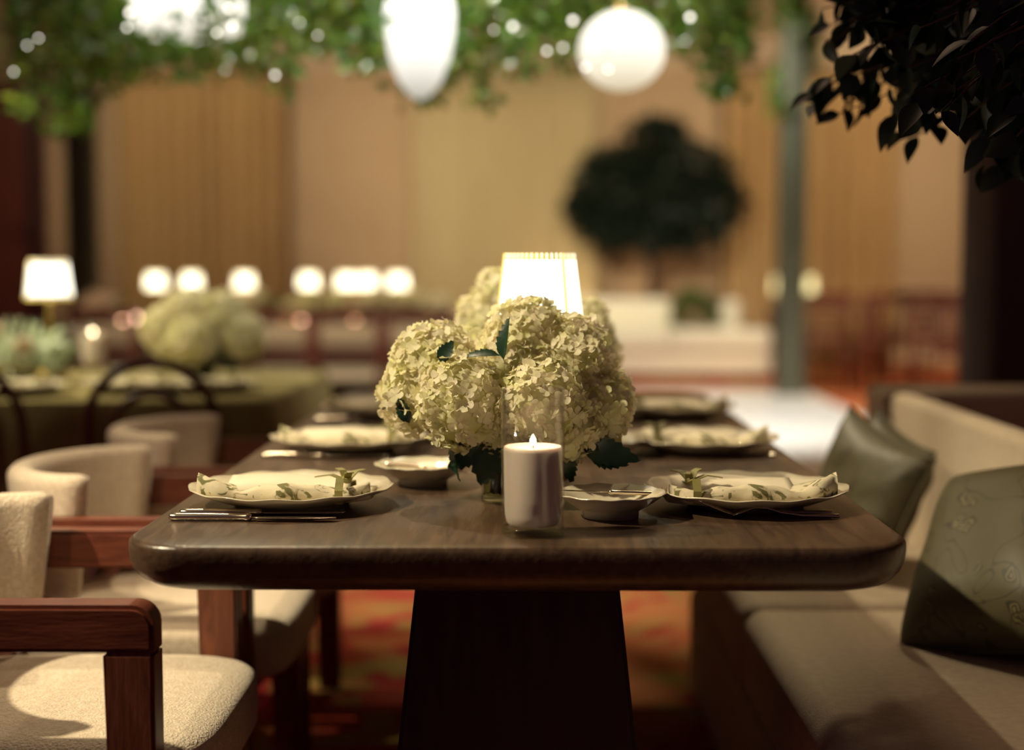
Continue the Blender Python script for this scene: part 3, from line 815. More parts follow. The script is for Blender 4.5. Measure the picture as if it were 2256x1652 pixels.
def bouquet(loc, heads, label, detail, vase_r, vase_h, g, leaves=(), dens=1.0, petal='petal', sc=1.0):
    t = thing('hydrangea_bouquet', label, 'flowers', loc, 0, 'hydrangea bouquets')
    obj('vase', open_lathe([(vase_r, 0), (vase_r * 1.0, vase_h), (vase_r - .0016, vase_h), (vase_r - .002, .008), (0, .006)], 32), 'glass', t)
    obj('vase_foot', lathe([(0, 0), (vase_r * .96, 0), (vase_r, .002), (vase_r * .98, .007), (0, .007)], 32), 'glass_green', t)
    obj('water', lathe([(0, .0085), (vase_r - .003, .0085), (vase_r - .003, vase_h * .72), (0, vase_h * .72)], 32), 'water_green', t)
    cand = []; hobs = []
    for c, r in heads:
        ho = obj('flower_head', ico(r * .88, c, 3), 'petal_green', t); hobs.append(ho)
        n = int(dens * 12.57 * r * r / (.0162 ** 2 * sc * sc))
        for p, nrm, sp, s_, d in head_florets(r, n, g, heads, c): cand.append((ho, Vector(c) + p, nrm, sp, s_ * sc, d))
        b = Vector((U(-1, 1) * vase_r * .5, U(-1, 1) * vase_r * .5, .012))
        e = Vector(c); obj('stem', tube([b, b.lerp(e, .4) * 1.0, e], .0032, 6), 'stem_green', t)
    for k in range(9):
        a_ = k * .7 + .2; obj('stem', tube([(math.cos(a_) * vase_r * .55, math.sin(a_) * vase_r * .55, .010), (math.cos(a_ + 1.2) * vase_r * .6, math.sin(a_ + 1.2) * vase_r * .6, vase_h * 1.05)], .0038, 6), 'stem_green', t)
    # florets that face the table's front stand alone, the rest are joined
    single = []
    if detail:
        view = (Vector((0, 0, CAMZ)) - Vector(loc)).normalized()
        cand.sort(key=lambda c: -(c[5].dot(view) + .25 * c[1].dot(view) / .1)); single, cand = cand[:300], cand[300:]
    gs = {0: ([], []), 1: ([], [])}
    for k, (ho, p, nrm, sp, s_, d) in enumerate(single + cand):
        a, b, n_ = frame_of(nrm, sp); M = Matrix((a * s_, b * s_, n_ * s_)).transposed().to_4x4(); M.translation = p
        idx = g.randrange(8)
        if k < len(single):
            o = bpy.data.objects.new('floret', FME[idx]); C.objects.link(o); o.parent = ho; o.matrix_local = M
        else:
            V, Fc = gs[0 if idx % 4 else 1]; i0 = len(V); fv, ff = FLORETS[idx]
            V += [M @ v for v in fv]; Fc += [tuple(i + i0 for i in f) for f in ff]
    for q, nm in ((0, petal), (1, 'petal_green')):
        if gs[q][0]: obj('florets', gs[q], nm, t, kind='stuff')
    for lf in leaves: leaf_part(t, *lf, g)
    return t
G = random.Random(21)
bp = kx(1112, 1100)
S = bp.y / F * 1.012      # metres per pixel at the bouquet
def B(px, py, dy=0): return Vector(((px - 1112) * S, dy, (1098 - py) * S * .985))
HD = [((960, 805), .012, .071), ((1022, 872), -.062, .070), ((918, 868), -.01, .055), ((1160, 742), .015, .064), ((1120, 790), -.02, .050), ((1250, 790), .012, .072),
      ((1296, 886), .005, .0685), ((1192, 872), -.072, .068), ((1240, 925), -.045, .055), ((1110, 840), .10, .075), ((1245, 820), .10, .075), ((1000, 820), .10, .07), ((1120, 905), -.03, .06)]
heads = [(tuple(B(a[0], a[1], dy)), r) for a, dy, r in HD]
lv = [(B(1112, 775, -.085), (-.05, -.12, 1), (-.75, -.6, .1), .062, .030), (B(1100, 770, -.085), (-1, -.1, .16), (0, -.5, 1), .055, .024), (B(980, 782, -.075), (.45, -.2, .9), (-.3, -1, .1), .036, .026),
      (B(908, 915, -.060), (-.35, -.2, .8), (-.2, -1, .1), .042, .024), (B(1285, 975, -.05), (.92, -.3, -.12), (-.1, -1, .35), .085, .046), (B(1300, 985, -.04), (.6, -.2, -.15), (0, -1, .3), .06, .045),
      (B(1090, 950, -.04), (-.28, -.15, -1), (-.15, -1, -.1), .080, .066), (B(1060, 955, -.04), (-.75, -.2, -.75), (0, -1, .1), .070, .048), (B(1130, 955, -.04), (.05, -.2, -1), (.2, -1, 0), .060, .05),
      (B(1003, 955, -.055), (-.05, -.1, -1), (-.85, -.5, 0), .065, .022), (B(1240, 985, -.05), (.25, -.1, -.8), (.1, -1, .2), .05, .03), (B(1160, 960, 0), (.3, .3, -.8), (.1, -1, .2), .08, .05)]
bouquet((bp.x, bp.y, TZ + .0005), heads, 'large cream hydrangea bouquet in a clear vase at the table front', True, .037, .115, G, lv, 1.05)
b2p = Vector((at(1178, 700, Y=2.84).x, 2.84))
h2 = [((-.072, -.115, .325), .036), ((-.095, -.10, .272), .050), ((-.085, -.03, .235), .060), ((-.02, .03, .27), .07), ((.085, .0, .245), .062), ((.105, .02, .195), .062), ((.02, -.05, .20), .065), ((.0, .08, .2), .075), ((-.06, -.05, .18), .06)]
bouquet((b2p.x, b2p.y, TZ + .0005), h2, 'cream hydrangea bouquet standing behind the lamp on the dining table', False, .04, .13, G, [(Vector((0, -.04, .14)), (-.3, -.3, -.8), (0, -1, .2), .09, .06), (Vector((.03, -.04, .14)), (.5, -.3, -.7), (0, -1, .2), .09, .06)], .9)

# ------------------------------------------------------------------ table lamps
def make_lamp(label, base_m, cat='lamp', grp=None, r0=.0585, r1=.0735, z0=.262, z1=.388, pleat=44, shade='shade_glow'):
    t = thing('table_lamp', label, cat, (0, 0, 0), 0, grp)
    obj('base', lathe([(0, 0), (.050, 0), (.053, .003), (.053, .024), (.050, .028), (.016, .030), (.010, .036), (.0085, .05), (0, .05)], 32), base_m, t)
    obj('stem', lathe([(0, .04), (.0075, .04), (.0065, z0 - .02), (.011, z0 - .015), (.011, z0 + .01), (0, z0 + .01)], 16), base_m, t)
    n = pleat * 6
    def md(r, z, a): return r + .0014 * math.cos(pleat * a), z
    o = obj('lamp_shade', open_lathe([(r1, z0), ((r0 + r1) / 2, (z0 + z1) / 2), (r0, z1)], n, md), shade, t)
    for q, (r, z) in enumerate(((r1 + .0012, z0), (r0 + .0016, z1 - .012))):
        V, Fc = open_lathe([(r + .0010, z), (r - .0006, z + .012)], 48); oo = obj('shade_trim', (V, Fc), 'shade_trim', t)
    for k in range(3):
        a = 2 * PI * k / 3 - .66
        obj('shade_rib', tube([((r1 + .002) * math.cos(a), (r1 + .002) * math.sin(a), z0), ((r0 + .002) * math.cos(a), (r0 + .002) * math.sin(a), z1)], .0032, 6), 'shade_trim', t)
    obj('harp', tube([(-r0, 0, z1 - .004), (0, 0, z1 - .012), (r0, 0, z1 - .004)], .0012, 6), base_m, t)
    return t
lm = make_lamp('pleated table lamp glowing behind the large bouquet on the dining table', 'bronze', grp='lamps on the tables')
lm.location = (at(1190, 700, Y=2.52).x, 2.52, TZ + .0005); lm.rotation_euler = (0, 0, -.25)

# ------------------------------------------------------------------ olive-clothed table beyond the armchairs
def cloth_table(name, x0, x1, y0, y1, z, m, label, cloth_label, drop=.72, amp=.018, top_m=None):
    cx, cy = (x0 + x1) / 2, (y0 + y1) / 2
    t = thing(name, label, 'table', (cx, cy, 0))
    obj('tabletop', box(x0 - cx + .02, x1 - cx - .02, y0 - cy + .02, y1 - cy - .02, z - .03, z - .004, .004), 'table_dark', t, 'edge')
    for sx in (-1, 1):
        for sy in (-1, 1): obj('leg', tube([(sx * ((x1 - x0) / 2 - .12), sy * ((y1 - y0) / 2 - .12), 0), (sx * ((x1 - x0) / 2 - .12), sy * ((y1 - y0) / 2 - .12), z - .03)], .02, 8), 'table_dark', t)
    P = []
    rr = rrect(x0 - cx, x1 - cx, y0 - cy, y1 - cy, .03, 3)
    # resample the outline
    pts = []
    for i in range(len(rr)):
        a, b = Vector(rr[i]), Vector(rr[(i + 1) % len(rr)]); n = max(1, int((b - a).length / .03))
        pts += [a.lerp(b, k / n) for k in range(n)]
    n = len(pts); V, Fc = [], []
    rings = ((-.012, 0), (0, -.006), (.004, -.02), (.012, -.2), (.02, -.45), (.028, -drop))
    for j, (out, dz) in enumerate(rings):
        for i, p_ in enumerate(pts):
            d = (pts[(i + 1) % n] - pts[i - 1]).normalized(); nn = Vector((d.y, -d.x))
            f = amp * (-dz / drop) * (math.sin(i * .55) + .6 * math.sin(i * .23 + 1)) if dz < -.1 else 0
            q = p_ + nn * (out + f + (amp * 1.2 if dz < -.1 else 0)); V.append((q.x, q.y, z + dz))
    for j in range(len(rings) - 1):
        for i in range(n):
            a, b = j * n + i, j * n + (i + 1) % n; Fc.append((a, a + n, b + n, b))
    Fc.append(tuple(range(n)))
    c = obj('tablecloth', (V, Fc), m, None, 'edge'); c.location = (cx, cy, 0); tag(c, cloth_label, 'tablecloth')
    return t, c
q1 = at(612, 886, Z=TZ); q2 = at(716, 818, Z=TZ)
cloth_table('banquet_table', -4.2, -.72, 4.02, 5.2, TZ, 'cloth_olive', 'long table hidden under the olive cloth beyond the armchairs', 'olive green floor-length tablecloth beyond the armchairs')
def on1(px, py): p = at(px, py, Z=TZ); return p
lp = on1(112, 836)
l2 = dup(lm, (lp.x, lp.y, TZ + .001), .3, 'small brass table lamp glowing on the olive tablecloth')
for c_ in l2.children:
    if c_.name.split('.')[0] in ('base', 'stem', 'harp'):
        c_.data = c_.data.copy(); c_.data.materials[0] = MATS['brass']
pc = on1(206, 812)
candle(pc.x, pc.y, TZ + .0135, .041, .112, 'white pillar candle burning on the olive tablecloth')
hg2 = thing('glass_hurricane', 'clear glass cylinder around the candle on the olive tablecloth', 'vase', (pc.x, pc.y, TZ + .0005))
obj('cylinder', open_lathe([(.0462, .0), (.0466, .19), (.0450, .19), (.0442, .014), (0, .012)], 40), 'glass', hg2)
obj('base', lathe([(0, 0), (.044, 0), (.0458, .002), (.0458, .010), (.043, .0125), (0, .012)], 40), 'glass_green', hg2)
b3 = on1(452, 845)
h3 = [((-.13, 0, .17), .07), ((-.05, .02, .22), .08), ((.06, .0, .21), .08), ((.12, -.02, .15), .075), ((-.02, -.06, .14), .075), ((.03, .07, .17), .08), ((-.09, -.03, .13), .06)]
bouquet((b3.x, b3.y, TZ + .001), h3, 'cream hydrangea bouquet on the end of the olive tablecloth', False, .036, .10, G,
        [(Vector((-.03, -.04, .11)), (-.4, -.4, -.8), (0, -1, .2), .09, .055), (Vector((.05, -.04, .11)), (.6, -.3, -.6), (0, -1, .2), .09, .055), (Vector((.0, -.05, .11)), (.1, -.4, -.8), (0, -1, .2), .07, .05)], .9, sc=1.05)
# pale sage arrangement
sg = on1(30, 845)
t = thing('sage_arrangement', 'loose arrangement of pale sage leaves and blush blooms on the olive tablecloth', 'flowers', (sg.x, sg.y, TZ + .001))
obj('bowl', lathe([(0, 0), (.05, 0), (.055, .006), (.085, .06), (.088, .075), (.084, .075), (.08, .062), (0, .05)], 32), 'porcelain', t)
V, Fc = [], []; g = random.Random(8)
for _ in range(330):
    d = rdir(-.15, 1, g); p = Vector((d.x * .16, d.y * .11, .08 + d.z * .09)) * g.uniform(.55, 1.05)
    p.z = max(p.z, .05)
    leaf_add(V, Fc, p, d + rdir(g=g) * .5, rdir(g=g), g.uniform(.035, .06), g.uniform(.018, .03))
obj('sage_leaves', (V, Fc), 'sage', t, kind='stuff')
for q, (x, y, z, r) in enumerate(((-.06, -.03, .17, .035), (.05, -.05, .12, .03), (-.12, -.02, .11, .035))):
    V, Fc = [], []
    for d in fib(40): leaf_add(V, Fc, Vector((x, y, z)) + d * r * .4, d, Vector((0, 0, 1)), r * .8, r * .8, .3, .3)
    obj('bloom', merge(ico(r * .7, (x, y, z), 2), (V, Fc)), 'petal_blush', t)
    obj('stem', tube([(x * .4, y * .4, .05), (x, y, z - r * .4)], .003, 6), 'stem_green', t)
# place settings and glasses on the olive cloth
def goblet(loc, label, grp='glass goblets on the olive tablecloth'):
    t = thing('goblet', label, 'glass', loc, 0, grp)
    obj('foot', lathe([(0, 0), (.034, 0), (.034, .002), (.006, .006), (0, .006)], 24), 'glass', t)
    obj('stem', tube([(0, 0, .005), (0, 0, .075)], .004, 8), 'glass', t)
    obj('bowl', open_lathe([(.003, .074), (.022, .085), (.036, .11), (.038, .14), (.033, .172), (.0322, .172), (.037, .14), (.035, .111), (.021, .087), (.002, .076)], 24), 'glass', t)
    return t
gb = goblet((0, 0, 0), '')
spots = [(-.62, -.30), (-.50, -.18), (-1.30, -.35), (-1.18, -.22), (-1.75, -.38)]
gl = ('clear goblet by the hydrangeas on the olive cloth, nearer the table edge', 'clear goblet by the hydrangeas on the olive cloth, behind its neighbour', 'clear goblet beside the brass lamp on the olive cloth', 'clear goblet between the brass lamp and the candle glass', 'clear goblet in front of the sage arrangement')
gpx = ((480, 848), (530, 838), (146, 842), (150, 822), (60, 850))
for i, (px, py) in enumerate(gpx):
    p = on1(px, py); o = gb if i == 0 else dup(gb, (0, 0, 0)); o.location = (p.x, p.y, TZ + .001); o['label'] = gl[i]
for i, (px, py, lab) in enumerate(((300, 862, 'seen through the hooped chair back'), (30, 868, 'in front of the sage arrangement'), (450, 862, 'in front of the hydrangeas'))):
    p = on1(px, py)
    put('plate', (p.x, p.y, TZ + .0012), f'cream dinner plate on the olive tablecloth {lab}', 'plate', 'dinner plates on the olive tablecloth')
    n_ = dup(nap[1], (p.x, p.y - .02, TZ + .012), .1 * i); tag(n_, f'folded napkin on a plate on the olive cloth {lab}', 'napkin', 'napkins on the olive tablecloth')

# ------------------------------------------------------------------ bentwood chairs (face +y)
def make_bentwood():
    t = bpy.data.objects.new('bentwood_chair', None); C.objects.link(t)
    def hoop(w_, h, y0, lean, z0=.44, taper=.82):
        P = []
        for k in range(9): z = z0 + (h - w_ - z0) * k / 8; P.append((-w_ * (taper + (1 - taper) * min(1, k / 5)), y0 - lean * (z - z0), z))
        for k in range(1, 16):
            a = PI - PI * k / 16; z = h - w_ + w_ * math.sin(a); P.append((w_ * math.cos(a), y0 - lean * (z - z0), z))
        for k in range(9): z = z0 + (h - w_ - z0) * (8 - k) / 8; P.append((w_ * (taper + (1 - taper) * min(1, (8 - k) / 5)), y0 - lean * (z - z0), z))
        return P
    obj('back_hoop', tube(hoop(.170, .86, -.17, .16), .0135, 10), 'bentwood', t)
    obj('inner_hoop', tube(hoop(.105, .775, -.165, .16), .011, 10), 'bentwood', t)
    obj('seat', lathe([(0, .435), (.185, .435), (.20, .442), (.202, .452), (.195, .461), (.17, .463), (0, .460)], 40), 'boucle', t)
    obj('seat_ring', open_lathe([(.19, .42), (.207, .42), (.207, .445), (.19, .445), (.19, .42)], 40), 'bentwood', t)
    for sx in (-1, 1):
        obj('leg', tube([(sx * .15, .14, .43), (sx * .165, .165, .2), (sx * .18, .19, 0)], lambda s: .016 - .004 * s, 10), 'bentwood', t)
        obj('leg', tube([(sx * .16, -.16, .45), (sx * .17, -.19, .2), (sx * .18, -.225, 0)], lambda s: .016 - .004 * s, 10), 'bentwood', t)
    obj('leg_ring', tube([(.155 * math.cos(a * PI / 16), .155 * math.sin(a * PI / 16), .22) for a in range(33)], .008, 8), 'bentwood', t)
    return t
bw = make_bentwood()
pb = at(297, 820, Y=3.92)
place(bw, (pb.x + .005, 4.14, 0), math.radians(10), 'dark bentwood chair with hooped back pulled up to the olive tablecloth', 'chair', 'bentwood chairs at the olive table')
pb = at(-80, 820, Y=3.92)
place(bw, (pb.x - .04, 4.10, 0), math.radians(8), 'dark bentwood chair in front of the sage arrangement', 'chair', 'bentwood chairs at the olive table')

# ------------------------------------------------------------------ far long table with lamps
FY0, FY1 = 9.45, 10.6
cloth_table('far_table', -3.4, -.05, FY0, FY1, TZ, 'cloth_dark', 'far long table set with a row of lamps and flowers', 'dark cloth on the far long table of lamps')
lf = None
FX = (345, 410, 540, 672, 764, 803, 877)
nm = ('first', 'second', 'third', 'fourth', 'fifth', 'sixth', 'last')
lf = make_lamp('', 'brass', grp='lamps on the far long table', pleat=24, r0=.055, r1=.068, z0=.215, z1=.33, shade='shade_far')
for i, px in enumerate(FX):
    p = at(px, 625, Y=10.0); o = lf if i == 0 else dup(lf, (0, 0, 0), .2 * i)
    o.location = (p.x, 10.0 + (.16 if i % 2 else -.02), TZ + .001)
    o['label'] = f'glowing lamp on the far long table, {nm[i]} from the door end of the row'
vt = None
VX = ((282, 672), (300, 688), (630, 662), (670, 690), (783, 690), (935, 676), (993, 660), (500, 668), (240, 660))
for i, (px, py) in enumerate(VX):
    p = at(px, py, Y=9.75)
    if vt is None:
        vt = thing('votive', '', 'candle', (0, 0, 0), 0, 'votives on the far long table')
        obj('holder', open_lathe([(.028, 0), (.031, .06), (.029, .06), (.026, .004)], 20), 'glass', vt)
        obj('glow', lathe([(0, .018), (.014, .018), (.019, .030), (.016, .044), (0, .050)], 16), 'votive_glow', vt)
        obj('pedestal', lathe([(0, 0), (.03, 0), (.032, .004), (.012, .012), (.012, -.001 + .02), (0, .02)], 16), 'brass', vt)
        o = vt
    else: o = dup(vt, (0, 0, 0))
    o.location = (p.x, 9.62 + .1 * (i % 3), TZ + .002)
    o['label'] = 'pink glowing votive among the far table flowers, ' + ('beside the green post', 'just past the green post, set lower', 'between the third and fourth lamps', 'under the fourth lamp', 'under the double lamps', 'past the last lamp, dimmer of two', 'past the last lamp, brighter of two', 'behind the hydrangeas on the olive cloth', 'behind the tall glass with the candle')[i]
def small_flowers(loc, label, m, g, n=4, sp=.16, r=.06):
    t = thing('flower_arrangement', label, 'flowers', loc, 0, 'flower arrangements on the far long table')
    obj('bowl', lathe([(0, 0), (.04, 0), (.06, .04), (.062, .055), (.058, .055), (0, .04)], 20), 'porcelain', t)
    V, Fc = [], []
    for _ in range(120):
        d = rdir(-.1, 1, g); leaf_add(V, Fc, Vector((d.x * sp, d.y * sp * .7, .05 + d.z * .09)) * g.uniform(.6, 1), d, rdir(g=g), .05, .028)
    obj('leaves', (V, Fc), 'leaf_shrub', t, kind='stuff')
    for k in range(n):
        c = Vector((g.uniform(-sp, sp), g.uniform(-sp, sp) * .6, g.uniform(.07, .19))); V, Fc = ico(r * .75, c, 2)
        for d in fib(34): leaf_add(V, Fc, c + d * r * .45, d, Vector((0, 0, 1)), r * .7, r * .8, .3, .3)
        obj('bloom', (V, Fc), m, t); obj('stem', tube([(0, 0, .03), c], .004, 5), 'stem_green', t)
    return t
g = random.Random(4)
for px, m, lab in ((250, 'petal_blush', 'blush blooms beside the green post on the far long table'), (470, 'petal_blush', 'pink blooms between the second and third far lamps'), (600, 'petal', 'cream blooms between the third and fourth far lamps'),
                   (718, 'petal_green', 'green-tinged blooms between the fourth and fifth far lamps'), (840, 'petal', 'cream blooms between the last two far lamps'), (945, 'petal', 'tall cream blooms at the end of the far long table')):
    p = at(px, 690, Y=9.9); small_flowers((p.x, 9.85, TZ + .002), lab, m, g, 5 if px > 900 else 4)

def make_panel_chair():
    t = bpy.data.objects.new('panel_chair', None); C.objects.link(t)
    for sx in (-1, 1):
        obj('leg', tube([(sx * .19, .18, 0), (sx * .19, .18, .44)], .018, 8), 'redwood', t)
        obj('leg', tube([(sx * .19, -.21, 0), (sx * .19, -.19, .44), (sx * .19, -.24, .86)], .019, 8), 'redwood', t)
    obj('seat', box(-.21, .21, -.2, .21, .42, .475, .018, 3), 'boucle', t)
    obj('top_rail', box(-.21, .21, -.255, -.22, .80, .87, .012), 'redwood', t)
    obj('lower_rail', box(-.19, .19, -.235, -.205, .56, .60, .008), 'redwood', t)
    obj('back_panel', box(-.17, .17, -.245, -.215, .63, .77, .02, 3), 'bench_fabric', t)
    return t
pchr = make_panel_chair()
for i, (px, lab) in enumerate(((252, 'behind the tall candle glass'), (628, 'just past the olive cloth end'), (778, 'between its neighbours under the double lamps'), (928, 'half hidden by the hydrangeas'))):
    p = at(px, 760, Y=9.2); place(pchr, (p.x, 9.17, 0), 0, f'padded red-brown chair at the far long table, {lab}', 'chair', 'padded chairs at the far long table')

# ------------------------------------------------------------------ right background
sf = at(1340, 835, Z=0)
t = thing('sofa', 'low white sofa beyond the dance floor in front of the topiary tree', 'sofa', (1.35, 14.9, 0))
obj('base', box(-1.0, 1.05, -.38, .42, .06, .28, .03, 3), 'sofa_white', t)
for i in range(2): obj('seat_cushion', box(-1.0 + 1.025 * i, .02 + 1.025 * i, -.42, .25, .28, .50, .05, 4), 'sofa_white', t)
obj('backrest', box(-1.0, .10, .22, .42, .28, .80, .05, 4), 'sofa_white', t)
obj('armrest', box(.62, .80, .10, .42, .28, .79, .04, 4), 'sofa_white', t)
for sx in (-.9, .95):
    for sy in (-.3, .35): obj('foot', tube([(sx, sy, 0), (sx, sy, .07)], .025, 8), 'door_dark', t)
g = random.Random(14)
sh = thing('potted_shrub', 'small green shrub in a pot behind the white sofa', 'plant', (at(1528, 700, Y=15.6).x, 15.6, 0))
obj('pot', lathe([(0, 0), (.14, 0), (.18, .40), (.19, .44), (.165, .44), (.15, .40), (0, .40)], 24), 'pot_white', sh)
V, Fc = [], []
for _ in range(420):
    d = rdir(-.3, 1, g); leaf_add(V, Fc, Vector((d.x * .2, d.y * .2, .60 + d.z * .24)) * 1 , d + rdir(g=g) * .6, rdir(g=g), .09, .05)
obj('foliage', (V, Fc), 'leaf_shrub', sh, kind='stuff')
obj('stem', tube([(0, 0, .38), (.01, 0, .62)], .015, 6), 'bark', sh)

def topiary():
    Y = 16.1; c = at(1437, 440, Y=Y); k = Y / F
    t = thing('topiary_tree', 'dark round-headed topiary tree behind the white sofa', 'tree', (c.x, Y, 0))
    obj('planter', box(-.26, .26, -.26, .26, 0, .66, .02), 'pot_white', t, 'edge')
    obj('soil', box(-.235, .235, -.235, .235, .655, .672), 'soil', t)
    obj('trunk', tube([(0, 0, .64), (.01, 0, 1.1), (-.01, 0, 1.5), (.0, 0, 1.9)], lambda s: .05 - .012 * s, 10), 'bark', t)
    g = random.Random(2)
    for a in range(6): obj('branch', tube([(0, 0, 1.40 + .06 * a), (.3 * math.cos(a * 1.05), .3 * math.sin(a * 1.05), 1.62 + .05 * a), (.55 * math.cos(a * 1.05), .55 * math.sin(a * 1.05), 1.7 + .07 * a)], lambda s: .022 - .015 * s, 6), 'bark', t)
    blobs = [(1437, 440, 140, 110), (1440, 330, 75, 60), (1350, 400, 80, 70), (1530, 390, 80, 65), (1310, 460, 62, 50), (1570, 450, 66, 52), (1370, 500, 90, 42), (1510, 500, 95, 46), (1600, 440, 30, 26), (1275, 455, 24, 22), (1450, 285, 40, 26)]
    V, Fc = [], []
    for bx, by, rx, rz in blobs:
        q = at(bx, by, Y=Y); cx, cz = q.x - c.x, q.z
        for _ in range(int(900 * (rx * rz) / 9000) + 60):
            d = rdir(g=g) * g.uniform(.55, 1.05)
            leaf_add(V, Fc, Vector((cx + d.x * rx * k, d.y * rx * k * .9, cz + d.z * rz * k)), d + rdir(g=g) * .8, rdir(g=g), g.uniform(.09, .15), g.uniform(.05, .08))
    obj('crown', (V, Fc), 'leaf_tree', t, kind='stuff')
topiary()

def make_spindle_chair():
    t = bpy.data.objects.new('spindle_chair', None); C.objects.link(t)
    for sx in (-1, 1):
        obj('leg', tube([(sx * .18, .17, 0), (sx * .17, .16, .44)], .019, 8), 'redwood', t)
        obj('leg', tube([(sx * .19, -.22, 0), (sx * .18, -.19, .44), (sx * .195, -.25, .88)], .020, 8), 'redwood', t)
        obj('stretcher', tube([(sx * .18, .17, .2), (sx * .187, -.205, .2)], .010, 6), 'redwood', t)
    obj('seat', box(-.22, .22, -.21, .21, .43, .465, .012, 2), 'redwood', t, 'edge')
    obj('top_rail', box(-.215, .215, -.27, -.235, .82, .90, .014), 'redwood', t)
    obj('lower_rail', box(-.19, .19, -.225, -.20, .53, .56, .006), 'redwood', t)
    for k in range(6): obj('spindle', tube([(-.14 + .056 * k, -.213, .55), (-.14 + .056 * k, -.25, .84)], .009, 6), 'redwood', t)
    return t
sc_ = make_spindle_chair()
for i, (px, Y, rz, lab) in enumerate(((1800, 13.4, .25, 'just past the green post'), (1928, 13.3, .15, 'second past the green post'), (2000, 14.2, 1.9, 'behind the others, turned sideways'), (2070, 12.6, -.45, 'by the narrow grey post, nearer the camera'), (2140, 11.4, -.9, 'against the narrow grey post'))):
    p = at(px, 800, Y=Y); place(sc_, (p.x, Y, 0), rz, f'red spindle-back wooden chair {lab}', 'chair', 'red spindle chairs by the curtain')
t = thing('side_table', 'dark wooden table behind the red chairs, under two small lamps', 'table', (at(1822, 700, Y=14.9).x, 15.1, 0))
obj('tabletop', box(-.55, .55, -.35, .35, .70, .745, .01), 'redwood', t, 'edge')
for sx in (-.48, .48):
    for sy in (-.28, .28): obj('leg', box(sx - .03, sx + .03, sy - .03, sy + .03, 0, .70, .004), 'redwood', t, 'edge')
for i, (px, lab) in enumerate(((1711, 'small dim lamp on the dark table, past the sofa end of the green post'), (1786, 'small dim lamp on the dark table, between the green post and the red chairs'))):
    p = at(px, 620, Y=14.9)
    t = thing('small_lamp', lab, 'lamp', (p.x, 14.9, .746), 0, 'small lamps behind the green post')
    obj('base', lathe([(0, 0), (.045, 0), (.045, .01), (.008, .02), (.008, .12), (0, .12)], 16), 'brass', t)
    obj('lamp_shade', open_lathe([(.045, .12), (.04, .20), (.032, .28)], 20), 'sconce_glow', t)

# ------------------------------------------------------------------ hanging greenery with lanterns
GY = 5.0
top = 2.5
hgx0, hgx1 = at(20, 100, Y=GY).x, at(1700, 100, Y=GY).x
gt = thing('hanging_greenery', 'long canopy of trailing green vines hanging above the tables', 'plant', ((hgx0 + hgx1) / 2, GY, 0))
ox = (hgx0 + hgx1) / 2
obj('beam', box(hgx0 - ox, hgx1 - ox, -.06, .06, top, top + .1, .01), 'post_paint', gt, 'edge')
obj('beam', box(hgx0 - ox, hgx1 - ox, .54, .66, top, top + .1, .01), 'post_paint', gt, 'edge')
for sx in (hgx0 - ox + .3, hgx1 - ox - .3):
    obj('cross_bar', box(sx - .04, sx + .04, -.1, .7, top + .1, top + .16, .008), 'post_paint', gt, 'edge')
    obj('cable', tube([(sx, .3, top + .15), (sx, .3, 4.6)], .006, 6), 'cable', gt)
def limit(px):   # how low the vines hang along the canopy, as a height in the room
    K = [(20, 90), (60, 225), (150, 245), (215, 240), (260, 160), (400, 155), (540, 145), (600, 178), (660, 120), (760, 140), (870, 165), (960, 200), (1040, 165), (1150, 150), (1260, 130), (1340, 70), (1480, 90), (1560, 150), (1620, 130), (1690, 60)]
    for (a, b), (c, d) in zip(K, K[1:]):
        if a <= px <= c: return b + (d - b) * (px - a) / (c - a)
    return 60
g = random.Random(31)
V, Fc = [], []; stems = []
for k in range(520):
    px = g.uniform(22, 1690); dy = g.choice((0, .6)) + g.uniform(-.35, .35); Y = GY + dy
    if 1330 < px < 1700 and g.random() < .25: continue
    py = limit(px) * (1 - .75 * g.random() ** 1.6)
    p = at(px, py, Y=Y); x = p.x; z1 = p.z; pts = []
    n = max(3, int((top - z1) / .06)); ph = g.uniform(0, 6)
    for i in range(n + 1):
        s = i / n; pts.append(Vector((x + .03 * math.sin(ph + 4 * s) - ox, dy + .03 * math.cos(ph + 5 * s), top + (z1 - top) * s)))
    if k % 3 == 0: stems.append(tube(pts, .0025, 4))
    for i in range(1, n + 1):
        s = i / n
        for _ in range(3):
            d = rdir(-1, .3, g); leaf_add(V, Fc, pts[i] + rdir(g=g) * .035, d, rdir(g=g), g.uniform(.035, .06), g.uniform(.022, .036))
for px, py, n in ((185, 275, 60), (945, 230, 30), (1060, 225, 26), (1590, 215, 60), (1600, 190, 50), (620, 215, 16), (120, 290, 30), (60, 250, 30)):
    for _ in range(n):
        p = at(px + g.gauss(0, 18), py - abs(g.gauss(0, 32)), Y=GY + g.uniform(-.2, .2)); leaf_add(V, Fc, Vector((p.x - ox, p.y - GY, p.z)), rdir(-1, .3, g), rdir(g=g), g.uniform(.035, .06), g.uniform(.022, .036))
    p = at(px, py, Y=GY); stems.append(tube([(p.x - ox, 0, top), (p.x - ox + .02, .02, (top + p.z) / 2), (p.x - ox, 0, p.z)], .0025, 4))
obj('vine_leaves', (V, Fc), 'leaf_vine', gt, kind='stuff')
obj('vine_stems', merge(*stems), 'stem_green', gt, kind='stuff')
